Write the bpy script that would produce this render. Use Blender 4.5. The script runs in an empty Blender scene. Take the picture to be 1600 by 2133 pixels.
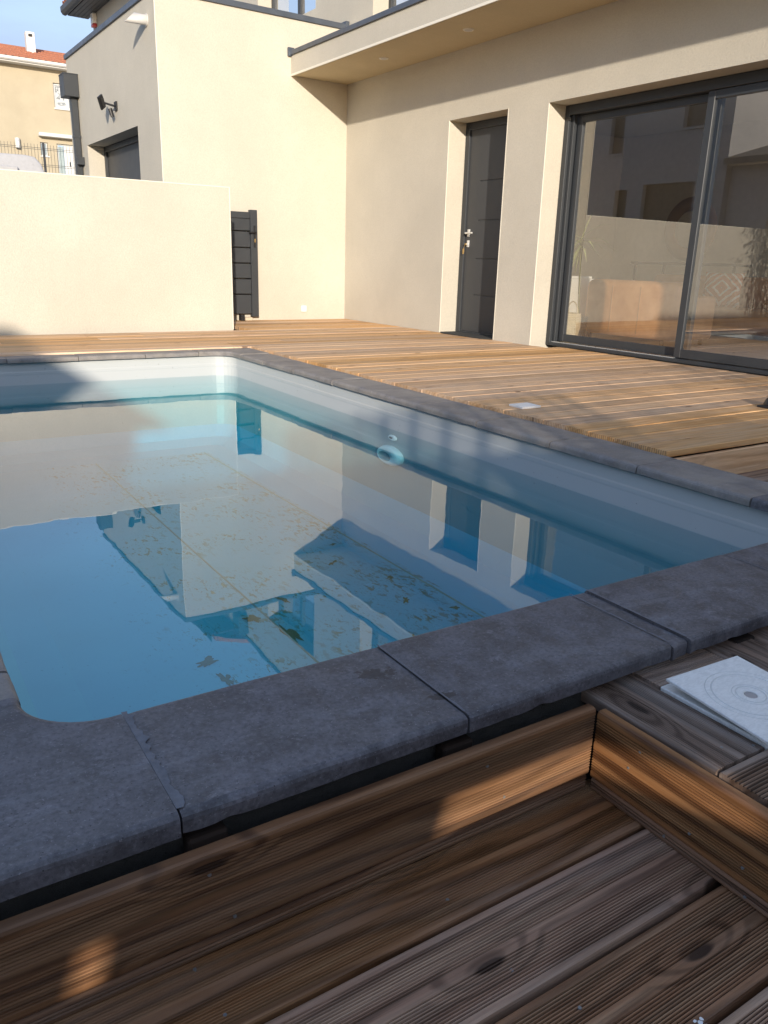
import bpy, math, random
from mathutils import Vector, Matrix, noise as mnoise
random.seed(7)
sc = bpy.context.scene
COL = sc.collection
R = math.radians

# ------------------------------------------------------------------ camera
cam_d = bpy.data.cameras.new('camera'); cam = bpy.data.objects.new('camera', cam_d); COL.objects.link(cam)
sc.camera = cam
cam_d.sensor_fit = 'HORIZONTAL'; cam_d.sensor_width = 36.0; cam_d.lens = 36.0*1658.18/1600.0
cam_d.clip_start = 0.05; cam_d.clip_end = 500
_f = Vector((0.53086651, 0.79233739, -0.30063635)); _r = Vector((0.83529762, -0.54909368, 0.02782123)); _u = Vector((0.14303372, 0.26589018, 0.95333298))
M = Matrix((( _r.x, _u.x, -_f.x, 0), (_r.y, _u.y, -_f.y, 0), (_r.z, _u.z, -_f.z, .74), (0, 0, 0, 1)))
cam.matrix_world = M

# ------------------------------------------------------------------ light
SUN = Vector((.465, 1.0, -.268)).normalized()          # travel direction of the sunlight
elev = math.asin(-SUN.z)
w = bpy.data.worlds.new('World'); sc.world = w; w.use_nodes = True
nt = w.node_tree; nt.nodes.clear()
sky = nt.nodes.new('ShaderNodeTexSky'); sky.sky_type = 'NISHITA'; sky.sun_disc = False
sky.sun_elevation = elev; sky.sun_rotation = math.atan2(-SUN.x, -SUN.y)
sky.air_density = 1.0; sky.dust_density = 0.6; sky.ozone_density = 1.6
tc = nt.nodes.new('ShaderNodeTexCoord')
mp = nt.nodes.new('ShaderNodeMapping'); mp.inputs['Scale'].default_value = (1.0, 1.0, 3.2)
nz = nt.nodes.new('ShaderNodeTexNoise'); nz.inputs['Scale'].default_value = 1.7; nz.inputs['Detail'].default_value = 7; nz.inputs['Roughness'].default_value = .52
rp = nt.nodes.new('ShaderNodeValToRGB'); rp.color_ramp.elements[0].position = .34; rp.color_ramp.elements[1].position = .78
rp.color_ramp.elements[0].color = (.52, .52, .52, 1); rp.color_ramp.elements[1].color = (1, 1, 1, 1)
mx = nt.nodes.new('ShaderNodeMix'); mx.data_type = 'RGBA'
mx.inputs[7].default_value = (1.05, 1.16, 1.72, 1)
bg = nt.nodes.new('ShaderNodeBackground'); bg.inputs['Strength'].default_value = .15
ow = nt.nodes.new('ShaderNodeOutputWorld')
L = nt.links.new
L(tc.outputs['Generated'], mp.inputs['Vector']); L(mp.outputs[0], nz.inputs['Vector']); L(nz.outputs[0], rp.inputs[0])
sx_ = nt.nodes.new('ShaderNodeSeparateXYZ'); L(tc.outputs['Generated'], sx_.inputs[0])
hz = nt.nodes.new('ShaderNodeMapRange'); hz.inputs[1].default_value = .22; hz.inputs[2].default_value = .75; hz.inputs[3].default_value = 1.0; hz.inputs[4].default_value = .38
L(sx_.outputs[2], hz.inputs[0])
ml = nt.nodes.new('ShaderNodeMath'); ml.operation = 'MULTIPLY'; L(rp.outputs[0], ml.inputs[0]); L(hz.outputs[0], ml.inputs[1]); L(ml.outputs[0], mx.inputs[0]); L(sky.outputs[0], mx.inputs[6]); L(mx.outputs[2], bg.inputs[0]); L(bg.outputs[0], ow.inputs[0])
sd = bpy.data.lights.new('sun', 'SUN'); sd.energy = 2.25; sd.angle = R(.75); sd.color = (1.0, .89, .75)
so = bpy.data.objects.new('sun', sd); COL.objects.link(so)
so.rotation_euler = SUN.to_track_quat('-Z', 'Y').to_euler(); so.location = (-5, -10, 8)
sc.view_settings.view_transform = 'Standard'; sc.view_settings.look = 'None'
sc.view_settings.exposure = 1.38; sc.view_settings.gamma = 1
sc.cycles.use_denoising = True
sc.cycles.max_bounces = 10; sc.cycles.transparent_max_bounces = 24; sc.cycles.diffuse_bounces = 5
sc.cycles.caustics_reflective = False; sc.cycles.caustics_refractive = False
sc.cycles.sample_clamp_indirect = 6

# ------------------------------------------------------------------ materials
class N:
    def __init__(s, name, rough=.7, metal=0.0, spec=.5):
        s.m = bpy.data.materials.new(name); s.m.use_nodes = True; s.t = s.m.node_tree
        s.b = s.t.nodes['Principled BSDF']; s.out = s.t.nodes['Material Output']
        s.b.inputs['Roughness'].default_value = rough; s.b.inputs['Metallic'].default_value = metal
        s.b.inputs['Specular IOR Level'].default_value = spec
        s.co = s.t.nodes.new('ShaderNodeTexCoord').outputs['Object']
    def n(s, typ, **k):
        x = s.t.nodes.new(typ)
        for a, v in k.items(): setattr(x, a, v)
        return x
    def l(s, a, b): s.t.links.new(a, b)
    def set(s, node, key, v):
        if hasattr(v, 'links'): s.l(v, node.inputs[key])
        else: node.inputs[key].default_value = v
    def math(s, op, a, b=0.0, c=0.0, clamp=False):
        x = s.n('ShaderNodeMath', operation=op, use_clamp=clamp)
        s.set(x, 0, a); s.set(x, 1, b)
        if op in ('MULTIPLY_ADD', 'SMOOTH_MIN', 'WRAP'): s.set(x, 2, c)
        return x.outputs[0]
    def map(s, vec, scale=(1, 1, 1), loc=(0, 0, 0), rot=(0, 0, 0)):
        x = s.n('ShaderNodeMapping'); s.set(x, 'Vector', vec); s.set(x, 'Scale', scale); s.set(x, 'Location', loc); s.set(x, 'Rotation', rot)
        return x.outputs[0]
    def noise(s, vec, scale, detail=4, rough=.55, dist=0):
        x = s.n('ShaderNodeTexNoise'); s.set(x, 'Vector', vec); s.set(x, 'Scale', scale); s.set(x, 'Detail', detail); s.set(x, 'Roughness', rough); s.set(x, 'Distortion', dist)
        return x.outputs[0]
    def ramp(s, f, pts):
        x = s.n('ShaderNodeValToRGB'); s.set(x, 0, f); e = x.color_ramp.elements
        while len(e) < len(pts): e.new(.5)
        for i, (p, c) in enumerate(pts):
            e[i].position = p; e[i].color = (c, c, c, 1) if isinstance(c, (int, float)) else (*c, 1)
        return x.outputs[0]
    def mix(s, f, a, b, mode='MIX'):
        x = s.n('ShaderNodeMix', data_type='RGBA', blend_type=mode)
        for k, v in ((0, f), (6, a), (7, b)):
            if isinstance(v, tuple) and len(v) == 3: v = (*v, 1)
            s.set(x, k, v)
        return x.outputs[2]
    def bump(s, h, strength, dist=.01, normal=None):
        x = s.n('ShaderNodeBump'); s.set(x, 'Height', h); s.set(x, 'Strength', strength); s.set(x, 'Distance', dist)
        if normal is not None: s.l(normal, x.inputs['Normal'])
        s.l(x.outputs[0], s.b.inputs['Normal']); return x.outputs[0]
    def col(s, c):
        if isinstance(c, tuple): s.b.inputs['Base Color'].default_value = (*c, 1)
        else: s.l(c, s.b.inputs['Base Color'])
    def rnd(s): return s.n('ShaderNodeObjectInfo').outputs['Random']
    def rvec(s, k=37.0):
        r = s.rnd(); c = s.n('ShaderNodeCombineXYZ')
        s.set(c, 0, s.math('MULTIPLY', r, k)); s.set(c, 1, s.math('MULTIPLY', r, k*1.7)); s.set(c, 2, s.math('MULTIPLY', r, k*.6))
        a = s.n('ShaderNodeVectorMath', operation='ADD'); s.l(s.co, a.inputs[0]); s.l(c.outputs[0], a.inputs[1])
        return a.outputs[0]
    def wcoord(s):
        return s.n('ShaderNodeNewGeometry').outputs['Position']

def stucco(name, c, grain=.35):
    k = N(name, .92, spec=.2)
    big = k.noise(k.wcoord(), .9, 5, .6); sm = k.noise(k.wcoord(), 75, 4, .7); md = k.noise(k.wcoord(), 9, 4)
    dark = tuple(x*.87 for x in c); lite = tuple(min(1, x*1.04) for x in c)
    a = k.mix(k.ramp(big, [(.3, 0), (.75, 1)]), dark, lite)
    a = k.mix(k.math('MULTIPLY', k.ramp(md, [(.35, 1), (.7, 0)]), .10), a, tuple(x*.8 for x in c))
    st = k.noise(k.map(k.wcoord(), (5, 5, .5)), 1.2, 3)
    a = k.mix(k.math('MULTIPLY', k.ramp(st, [(.58, 0), (.8, 1)]), .14), a, tuple(x*.75 for x in c))
    a = k.mix(k.math('MULTIPLY', k.ramp(sm, [(.36, 1), (.58, 0)]), .32), a, tuple(x*.72 for x in c))
    k.col(a)
    k.bump(k.math('ADD', k.noise(k.wcoord(), 190, 3), k.math('MULTIPLY', k.noise(k.wcoord(), 60, 2), .8)), grain, .004)
    return k.m
STUCCO = stucco('cream_stucco', (.575, .535, .45), .8)
STUCCO_FAR = stucco('ochre_stucco', (.46, .40, .29), .1)
STUCCO_GREY = stucco('grey_render', (.36, .355, .35), .15)
BEAD = N('corner_bead', .6); BEAD.col((.72, .68, .58)); BEAD = BEAD.m
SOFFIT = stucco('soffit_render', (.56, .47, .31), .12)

def plain(name, c, rough=.5, metal=0.0, var=.12, bump=0.0, scale=14, rv=.1):
    k = N(name, rough, metal)
    n = k.noise(k.rvec(), scale, 4)
    k.col(k.mix(n, tuple(x*(1-var) for x in c), tuple(min(1, x*(1+var)) for x in c)))
    if bump: k.bump(k.noise(k.rvec(), scale*14, 3), bump, .003)
    r = k.ramp(k.noise(k.rvec(), scale*.6, 3), [(.3, max(0, rough-rv)), (.7, min(1, rough+rv))]); k.l(r, k.b.inputs['Roughness'])
    return k.m
METAL = plain('anthracite_metal', (.033, .037, .042), .45, rv=.04, var=.05, bump=.08)
METAL_TOP = plain('parapet_metal', (.085, .10, .125), .38, .3)
DOOR = plain('door_charcoal', (.046, .048, .051), .5, rv=.02, var=.03, bump=.06)
BLACK = plain('black_plastic', (.012, .012, .013), .45)
STEEL = plain('brushed_steel', (.72, .72, .70), .35, .5)
BRASS = plain('brass_key', (.55, .38, .16), .35, .8)
WHITE = plain('white_plastic', (.80, .79, .76), .4)
PVC = plain('white_pvc', (.60, .60, .58), .5)
LAMPW = plain('off_white_metal', (.50, .49, .47), .45)
CONC = plain('rough_concrete', (.055, .050, .042), .95, var=.4, bump=.8, scale=30)
DARKGAP = plain('gap_dark_fill', (.02, .017, .014), 1.0, var=.3, scale=40)  # near-black fill under deck boards, paints the shade in their gaps
GRAVEL = plain('driveway_gravel', (.30, .28, .25), .95, var=.3, bump=.5, scale=20)
RED = plain('red_plastic', (.45, .05, .05), .4)
RUBBER = plain('rubber_mat', (.035, .037, .036), .9, var=.4, bump=.9, scale=60)
INT_WALL = plain('interior_paint', (.68, .64, .58), .8)
INT_DARK = plain('dark_interior_paint', (.035, .035, .03), .8)
INT_FLOOR = plain('pale_floor_tile', (.74, .73, .70), .35)
FABRIC = plain('curtain_fabric', (.60, .57, .52), .9)
CARW = plain('van_paint', (.40, .40, .41), .35)
SASH = plain('sash_strip', (.55, .57, .58), .3, .6)

def wood(name, base, dark, lite, rough=.62, wear=(.32, .29, .27), wearamt=.5, groove=0.0, ringamt=.75, knots=.5):
    k = N(name, rough, spec=.35)
    v = k.rvec(23.0)
    sx = k.n('ShaderNodeSeparateXYZ'); k.l(v, sx.inputs[0])
    # knots: stretched cells, only some of them carry a knot
    kv = k.map(v, (2.6, 8.5, 3.0))
    vo = k.n('ShaderNodeTexVoronoi', feature='F1', voronoi_dimensions='2D'); k.l(kv, vo.inputs['Vector']); k.set(vo, 'Scale', 1.0)
    has = k.math('GREATER_THAN', k.n('ShaderNodeSeparateColor').outputs[0], .5)
    sep = k.n('ShaderNodeSeparateColor'); k.l(vo.outputs['Color'], sep.inputs[0])
    has = k.math('GREATER_THAN', sep.outputs[0], knots)
    kn = k.math('MULTIPLY', k.ramp(vo.outputs['Distance'], [(.055, 1), (.085, 0)]), has)
    halo = k.math('MULTIPLY', k.ramp(vo.outputs['Distance'], [(.05, 1), (.30, 0)]), has)
    lo = k.noise(k.map(v, (1.1, 7, 7)), 1.0, 3, .5)
    g = k.math('ADD', k.math('MULTIPLY', sx.outputs[1], 95), k.math('MULTIPLY', lo, 15))
    g = k.math('ADD', g, k.math('MULTIPLY', sx.outputs[2], 70))
    g = k.math('ADD', g, k.math('MULTIPLY', halo, 7))
    ring = k.math('MULTIPLY_ADD', k.math('SINE', k.math('MULTIPLY', g, 1.9)), .5, .5)
    fine = k.noise(k.map(v, (5, 300, 150)), 1.0, 6, .7)
    streak = k.noise(k.map(v, (1.3, 34, 20)), 1.0, 4, .6)
    a = k.mix(k.math('MULTIPLY', k.ramp(ring, [(.35, 0), (.95, 1)]), ringamt), base, dark)
    a = k.mix(k.ramp(streak, [(.45, 0), (.72, .8)]), a, lite)
    a = k.mix(k.math('MULTIPLY', k.ramp(fine, [(.32, 1), (.62, 0)]), .5), a, dark)
    wn = k.noise(k.map(v, (1.4, 11, 5)), 1.0, 5, .6)
    a = k.mix(k.math('MULTIPLY', k.ramp(wn, [(.48, 0), (.74, 1)]), wearamt), a, wear)
    a = k.mix(k.math('MULTIPLY', halo, .35), a, dark)
    a = k.mix(k.math('MULTIPLY', kn, .9), a, tuple(x*.35 for x in dark))
    r = k.rnd(); r2 = k.math('FRACT', k.math('MULTIPLY', r, 17.3))
    hv = k.n('ShaderNodeHueSaturation'); k.l(a, hv.inputs['Color'])
    k.set(hv, 'Value', k.math('MULTIPLY_ADD', r2, .42, .80)); k.set(hv, 'Saturation', k.math('MULTIPLY_ADD', r, .35, .82))
    a = hv.outputs[0]
    h = k.math('ADD', k.math('MULTIPLY', ring, .35), fine)
    if groove:
        so_ = k.n('ShaderNodeSeparateXYZ'); k.l(k.co, so_.inputs[0])
        gr = k.math('MULTIPLY_ADD', k.math('SINE', k.math('MULTIPLY', so_.outputs[1], 2*math.pi/.0116)), .5, .5)
        a = k.mix(k.math('MULTIPLY', k.ramp(gr, [(.0, 1), (.42, 0)]), groove), a, tuple(x*.35 for x in dark))
        h = k.math('ADD', h, k.math('MULTIPLY', gr, 1.6))
    k.col(a); k.bump(h, .55, .0022)
    k.l(k.ramp(fine, [(.3, rough-.1), (.7, min(1, rough+.15))]), k.b.inputs['Roughness'])
    return k.m
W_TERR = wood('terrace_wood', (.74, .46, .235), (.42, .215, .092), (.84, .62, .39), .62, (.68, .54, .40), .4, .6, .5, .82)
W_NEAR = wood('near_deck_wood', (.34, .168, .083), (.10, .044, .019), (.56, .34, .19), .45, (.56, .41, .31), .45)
W_NEARG = wood('groove_dirt_wood', (.026, .014, .008), (.012, .007, .004), (.045, .026, .016), .85, (.04, .03, .025), .3)
W_FASC = wood('fascia_wood', (.30, .145, .066), (.10, .042, .018), (.46, .26, .13), .45, (.38, .26, .18), .4, ringamt=.95)
W_SKIM = wood('skimmer_deck_wood', (.29, .185, .125), (.10, .058, .036), (.46, .35, .27), .6, (.46, .41, .37), .65)

def coping_mat(name, stains=False, sunlit_dust=0.0):
    k = N(name, .62, spec=.4)
    v = k.rvec(11.0)
    big = k.noise(v, 3.2, 6, .62, .4); md = k.noise(v, 16, 6, .68, .3); sp = k.noise(v, 210, 2)
    a = k.mix(k.ramp(big, [(.32, 0), (.70, 1)]), (.072, .070, .078), (.128, .122, .126))
    a = k.mix(k.math('MULTIPLY', k.ramp(md, [(.42, 0), (.68, 1)]), .55), a, (.215, .205, .225))
    a = k.mix(k.math('MULTIPLY', k.ramp(md, [(.30, 1), (.46, 0)]), .5), a, (.050, .044, .048))
    eff = k.noise(k.map(v, (3, 14, 9), rot=(0, 0, .6)), 1.0, 8, .7, .6)
    a = k.mix(k.math('MULTIPLY', k.ramp(eff, [(.56, 0), (.74, 1)]), .45), a, (.26, .27, .30))
    chk = k.noise(v, 7.5, 9, .78, .5); a = k.mix(k.math('MULTIPLY', k.ramp(chk, [(.58, 0), (.66, 1)]), .45), a, (.28, .28, .31))
    fs = k.noise(v, 120, 4, .7); a = k.mix(k.math('MULTIPLY', k.ramp(fs, [(.35, 1), (.5, 0)]), .45), a, (.045, .042, .048))
    a = k.mix(k.math('MULTIPLY', k.ramp(fs, [(.56, 0), (.7, 1)]), .35), a, (.27, .26, .28))
    a = k.mix(k.math('MULTIPLY', k.ramp(sp, [(.66, 0), (.72, 1)]), .5), a, (.30, .29, .31))
    vo = k.n('ShaderNodeTexVoronoi', feature='F1'); k.l(v, vo.inputs['Vector']); k.set(vo, 'Scale', 85.0)
    pit = k.ramp(vo.outputs['Distance'], [(.07, 1), (.12, 0)])
    a = k.mix(k.math('MULTIPLY', pit, .7), a, (.02, .018, .02))
    rough = k.ramp(md, [(.3, .5), (.7, .72)])
    if stains:
        wp = k.wcoord()
        tot = None
        for (x, y, rx, ry, ang) in stains:
            q = k.map(wp, (1, 1, 0)); 
            sub = k.n('ShaderNodeVectorMath', operation='SUBTRACT'); k.l(q, sub.inputs[0]); sub.inputs[1].default_value = (x, y, 0)
            q2 = k.map(sub.outputs[0], (1/rx, 1/ry, 0)) if not ang else k.map(k.map(sub.outputs[0], rot=(0, 0, ang)), (1/rx, 1/ry, 0))
            ln = k.n('ShaderNodeVectorMath', operation='LENGTH'); k.l(q2, ln.inputs[0])
            f = k.math('ADD', ln.outputs['Value'], k.math('MULTIPLY', k.math('SUBTRACT', k.noise(wp, 38, 5, .7), .5), 3.0))
            f = k.ramp(f, [(.72, 1), (.85, 0)])
            tot = f if tot is None else k.math('MAXIMUM', tot, f)
        a = k.mix(k.math('MULTIPLY', tot, .72), a, (.040, .031, .026))
    if sunlit_dust: a = k.mix(k.math('MULTIPLY', k.ramp(k.noise(v, 5, 6, .7, .5), [(.3, .25), (.62, 1)]), sunlit_dust), a, (.36, .32, .27))
    k.col(a); k.l(rough, k.b.inputs['Roughness'])
    k.bump(k.math('ADD', k.math('MULTIPLY', md, 1.0), k.math('ADD', k.math('MULTIPLY', sp, .25), k.math('MULTIPLY', pit, -.8))), .45, .004)
    return k.m

def liner_mat(name, floor=False, cc=((.43, .45, .45), (.49, .51, .51))):
    k = N(name, .38, spec=.4)
    wp = k.wcoord()
    n = k.noise(wp, 2.0, 4); sp = k.noise(wp, 70, 2)
    a = k.mix(n, *cc)
    a = k.mix(k.math('MULTIPLY', k.ramp(sp, [(.74, 0), (.76, 1)]), .7), a, (.05, .05, .04))
    if floor:
        # algae and silt lying on the floor: ragged patches, denser along the moulded ribs
        q = k.map(k.co, (1, 1, 0))
        d = k.noise(k.map(q, (34, 15, 1), rot=(0, 0, .35)), 1.0, 5, .62, .5)
        d2 = k.noise(k.map(q, (13, 8, 1), loc=(3, 1, 0)), 1.0, 5, .6, .8)
        s_ = k.n('ShaderNodeSeparateXYZ'); k.l(k.co, s_.inputs[0])
        def near(c, wdt):
            return k.ramp(k.math('ABSOLUTE', k.math('SUBTRACT', s_.outputs[0], c)), [(0, 1), (wdt, 0)])
        dens = k.math('MAXIMUM', near(2.10, .75), k.math('MULTIPLY', near(1.30, .60), .8))
        reg = k.noise(q, .9, 3)
        thr = k.math('ADD', k.math('MULTIPLY', dens, .095), k.math('MULTIPLY', reg, .06))
        f1 = k.ramp(k.math('ADD', d, thr), [(.655, 0), (.675, 1)])
        d3 = k.noise(k.map(q, (95, 42, 1), rot=(0, 0, .35)), 1.0, 4, .6, .4)
        f3 = k.math('MULTIPLY', k.ramp(k.math('ADD', d3, k.math('MULTIPLY', thr, .6)), [(.64, 0), (.67, 1)]), .7)
        f1 = k.math('MAXIMUM', f1, f3)
        f2 = k.ramp(k.math('ADD', d2, k.math('MULTIPLY', thr, .9)), [(.735, 0), (.76, 1)])
        f = k.math('MULTIPLY', k.math('MAXIMUM', f1, f2), k.math('MULTIPLY', k.ramp(dens, [(.0, .12), (.35, 1)]), k.ramp(k.noise(q, 3.2, 4, .6), [(.42, .1), (.58, 1)])))
        a = k.mix(k.math('MULTIPLY', f, .9), a, (.13, .095, .035))
        a = k.mix(k.math('MULTIPLY', k.ramp(reg, [(.4, 0), (.7, 1)]), .15), a, (.36, .34, .20))
    k.col(a); return k.m
LINER = liner_mat('pale_grey_gelcoat'); LINER_F = liner_mat('pale_blue_grey_floor', True, ((.165, .335, .425), (.21, .41, .50)))
RIB = plain('silted_rib', (.24, .26, .20), .6, var=.3)

def water_mat():
    k = N('pool_water'); t = k.t; t.nodes.remove(k.b)
    gl = k.n('ShaderNodeBsdfGlossy'); gl.inputs['Roughness'].default_value = 0.0; gl.inputs['Color'].default_value = (1, 1, 1, 1)
    tr = k.n('ShaderNodeBsdfTransparent'); tr.inputs['Color'].default_value = (.86, .94, .96, 1)
    fr = k.n('ShaderNodeFresnel'); fr.inputs['IOR'].default_value = 1.68
    mxs = k.n('ShaderNodeMixShader')
    wp = k.wcoord()
    b = k.n('ShaderNodeBump'); b.inputs['Strength'].default_value = .11; b.inputs['Distance'].default_value = .01
    h = k.math('ADD', k.noise(wp, 2.2, 2, .5), k.math('MULTIPLY', k.noise(wp, 7, 2), .10))
    k.l(h, b.inputs['Height'])
    k.l(b.outputs[0], gl.inputs['Normal']); k.l(b.outputs[0], fr.inputs['Normal'])
    bf = k.n('ShaderNodeNewGeometry').outputs['Backfacing']
    k.l(k.math('MULTIPLY', fr.outputs[0], k.math('SUBTRACT', 1.0, bf)), mxs.inputs[0]); k.l(tr.outputs[0], mxs.inputs[1]); k.l(gl.outputs[0], mxs.inputs[2])
    k.l(mxs.outputs[0], k.out.inputs['Surface'])
    va = k.n('ShaderNodeVolumeAbsorption'); va.inputs['Color'].default_value = (.10, .88, .96, 1); va.inputs['Density'].default_value = .85
    k.l(va.outputs[0], k.out.inputs['Volume'])
    return k.m
WATER = water_mat()

def glass_mat(name='window_glass', base=.16, mul=2.8, tint=(.97, .97, .95)):
    k = N(name); k.t.nodes.remove(k.b)
    gl = k.n('ShaderNodeBsdfGlossy'); gl.inputs['Roughness'].default_value = 0.0
    tr = k.n('ShaderNodeBsdfTransparent'); tr.inputs['Color'].default_value = (*tint, 1)
    fr = k.n('ShaderNodeFresnel'); fr.inputs['IOR'].default_value = 1.5
    f = k.math('MULTIPLY_ADD', fr.outputs[0], mul, base, clamp=True)
    bf = k.n('ShaderNodeNewGeometry').outputs['Backfacing']
    f = k.math('MULTIPLY', f, k.math('SUBTRACT', 1.0, bf))
    mxs = k.n('ShaderNodeMixShader'); k.l(f, mxs.inputs[0]); k.l(tr.outputs[0], mxs.inputs[1]); k.l(gl.outputs[0], mxs.inputs[2])
    k.l(mxs.outputs[0], k.out.inputs['Surface']); return k.m
GLASS = glass_mat()

def leather():
    k = N('tan_leather', .42)
    v = k.co
    n = k.noise(v, 5, 5, .6); f = k.noise(v, 160, 3)
    k.col(k.mix(k.ramp(n, [(.3, 0), (.7, 1)]), (.62, .28, .11), (.82, .44, .21)))
    k.bump(f, .25, .002); return k.m
LEATHER = leather()

def cushion_mat():
    k = N('cushion_print', .9)
    s_ = k.n('ShaderNodeSeparateXYZ'); k.l(k.co, s_.inputs[0])
    wob = k.math('MULTIPLY', k.noise(k.co, 14, 2), .05)
    d = k.math('ADD', k.math('ADD', k.math('ABSOLUTE', s_.outputs[1]), k.math('ABSOLUTE', s_.outputs[2])), wob)
    sn = k.math('SINE', k.math('MULTIPLY', d, 2*math.pi/.088))
    k.col(k.mix(k.ramp(sn, [(.48, 0), (.55, 1)]), (.55, .17, .06), (.90, .87, .80))); return k.m
CUSH = cushion_mat()

def tile_mat():
    k = N('terracotta', .85); k.col(k.mix(k.noise(k.rvec(), 3, 5), (.27, .095, .05), (.40, .165, .095))); return k.m
TERRA = tile_mat()

def lid_mat():
    k = N('skimmer_lid_plastic', .38)
    v = k.co
    n = k.noise(k.map(v, (1, 2.4, 1), rot=(0, 0, .5)), 70, 5, .6, .8)
    k.col(k.mix(k.ramp(n, [(.35, 0), (.62, 1)]), (.72, .72, .69), (.84, .84, .81)))
    k.bump(n, .15, .001); return k.m
LID = lid_mat()
LEAF = plain('bamboo_leaf', (.075, .105, .035), .6, var=.5); CANE = plain('bamboo_cane', (.16, .16, .06), .5, var=.3)
LEAFP = plain('pale_leaf', (.34, .38, .16), .6, var=.3)
FENCEW = plain('shade_fence_board', (.10, .085, .07), .85, var=.4, scale=8)
LACE = plain('patterned_shutter', (.34, .38, .40), .6)
BASKET = plain('basket_weave', (.62, .52, .36), .9, var=.3)
RUG = plain('rug_weave', (.55, .53, .48), .95)
MAT_BROWN = plain('brown_ornament', (.34, .24, .17), .6)

# ------------------------------------------------------------------ mesh helpers
class MB:
    def __init__(s): s.v = []; s.f = []; s.mi = []
    def add(s, vs, fs, mi=0):
        o = len(s.v); s.v += [tuple(x) for x in vs]; s.f += [tuple(i+o for i in f) for f in fs]; s.mi += [mi]*len(fs); return s
    def box(s, x0, x1, y0, y1, z0, z1, mi=0):
        vs = [(x, y, z) for z in (z0, z1) for y in (y0, y1) for x in (x0, x1)]
        return s.add(vs, [(0, 2, 3, 1), (4, 5, 7, 6), (0, 1, 5, 4), (2, 6, 7, 3), (0, 4, 6, 2), (1, 3, 7, 5)], mi)
    def bbox(s, x0, x1, y0, y1, z0, z1, b=.004, mi=0):
        "box with chamfered edges"
        X = (x0, x0+b, x1-b, x1); Y = (y0, y0+b, y1-b, y1); Z = (z0, z0+b, z1-b, z1)
        idx = {}; vs = []
        def vid(sx, sy, sz, ax):
            key = (sx, sy, sz, ax)
            if key not in idx:
                p = [X[3] if sx else X[0], Y[3] if sy else Y[0], Z[3] if sz else Z[0]]
                q = [X[2] if sx else X[1], Y[2] if sy else Y[1], Z[2] if sz else Z[1]]
                r_ = q[:]; r_[ax] = p[ax]
                idx[key] = len(vs); vs.append(tuple(r_))
            return idx[key]
        fs = []
        for ax in range(3):
            o1, o2 = [i for i in range(3) if i != ax]
            for sgn in (0, 1):
                q = []
                for a, b2 in ((0, 0), (1, 0), (1, 1), (0, 1)):
                    k = [0, 0, 0]; k[ax] = sgn; k[o1] = a; k[o2] = b2; q.append(vid(*k, ax))
                if (sgn == 1) != (ax == 1): pass
                else: q = q[::-1]
                fs.append(tuple(q))
        for ax in range(3):       # edges along ax
            o1, o2 = [i for i in range(3) if i != ax]
            for a in (0, 1):
                for b2 in (0, 1):
                    k0 = [0, 0, 0]; k1 = [0, 0, 0]; k1[ax] = 1
                    for k in (k0, k1): k[o1] = a; k[o2] = b2
                    q = (vid(*k0, o1), vid(*k1, o1), vid(*k1, o2), vid(*k0, o2))
                    fs.append(q)
        for sx in (0, 1):
            for sy in (0, 1):
                for sz in (0, 1):
                    fs.append((vid(sx, sy, sz, 0), vid(sx, sy, sz, 1), vid(sx, sy, sz, 2)))
        return s.add(vs, fs, mi)
    def tube(s, a, b, r0, r1=None, n=10, mi=0, caps=True):
        a = Vector(a); b = Vector(b); r1 = r0 if r1 is None else r1
        d = (b-a).normalized(); t = d.orthogonal().normalized(); u = d.cross(t)
        vs = []
        for p, r_ in ((a, r0), (b, r1)):
            for i in range(n):
                an = 2*math.pi*i/n; vs.append(p+(t*math.cos(an)+u*math.sin(an))*r_)
        fs = [(i, (i+1) % n, n+(i+1) % n, n+i) for i in range(n)]
        if caps: fs += [tuple(range(n))[::-1], tuple(range(n, 2*n))]
        return s.add(vs, fs, mi)
    def prism(s, prof, axis, a, b, mi=None, caps=True):
        "closed profile [(u,v)] swept along axis from a to b"
        n = len(prof); vs = []
        for c in (a, b):
            for (u, v) in prof:
                vs.append((c, u, v) if axis == 0 else (u, c, v) if axis == 1 else (u, v, c))
        for i in range(n):
            s.add([vs[i], vs[(i+1) % n], vs[n+(i+1) % n], vs[n+i]], [(0, 1, 2, 3)], (mi[i] if isinstance(mi, (list, tuple)) else mi or 0))
        if caps:
            s.add(vs[:n], [tuple(range(n))[::-1]], 0); s.add(vs[n:], [tuple(range(n))], 0)
        return s

TH = R(-0.9354)
RZ = Matrix.Rotation(TH, 4, 'Z')
def W(x, y, z=0): return RZ @ Vector((x, y, z))         # pool frame -> world

def mesh(name, mb, mats, weld=False, smooth=False):
    me = bpy.data.meshes.new(name); me.from_pydata(mb.v, [], mb.f)
    for m in (mats if isinstance(mats, (list, tuple)) else [mats]): me.materials.append(m)
    for p, i in zip(me.polygons, mb.mi): p.material_index = i
    import bmesh
    bm = bmesh.new(); bm.from_mesh(me)
    if weld: bmesh.ops.remove_doubles(bm, verts=bm.verts, dist=1e-5)
    bmesh.ops.recalc_face_normals(bm, faces=bm.faces)
    bm.to_mesh(me); bm.free()
    if smooth:
        for p in me.polygons: p.use_smooth = True
    return me
def tag(o, label=None, cat=None, group=None, kind=None):
    if label: o['label'] = label
    if cat: o['category'] = cat
    if group: o['group'] = group
    if kind: o['kind'] = kind
    return o
BASE = {}
def empty(name, loc=(0, 0, 0), pool=False, rz=0, **k):
    o = bpy.data.objects.new(name, None); COL.objects.link(o); o.empty_display_size = .1
    o.location = W(*loc) if pool else loc
    o.rotation_euler = (0, 0, (TH if pool else 0)+rz)
    BASE[o.name] = Vector(loc) if not rz else Vector((0, 0, 0))
    return tag(o, **k)
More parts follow.
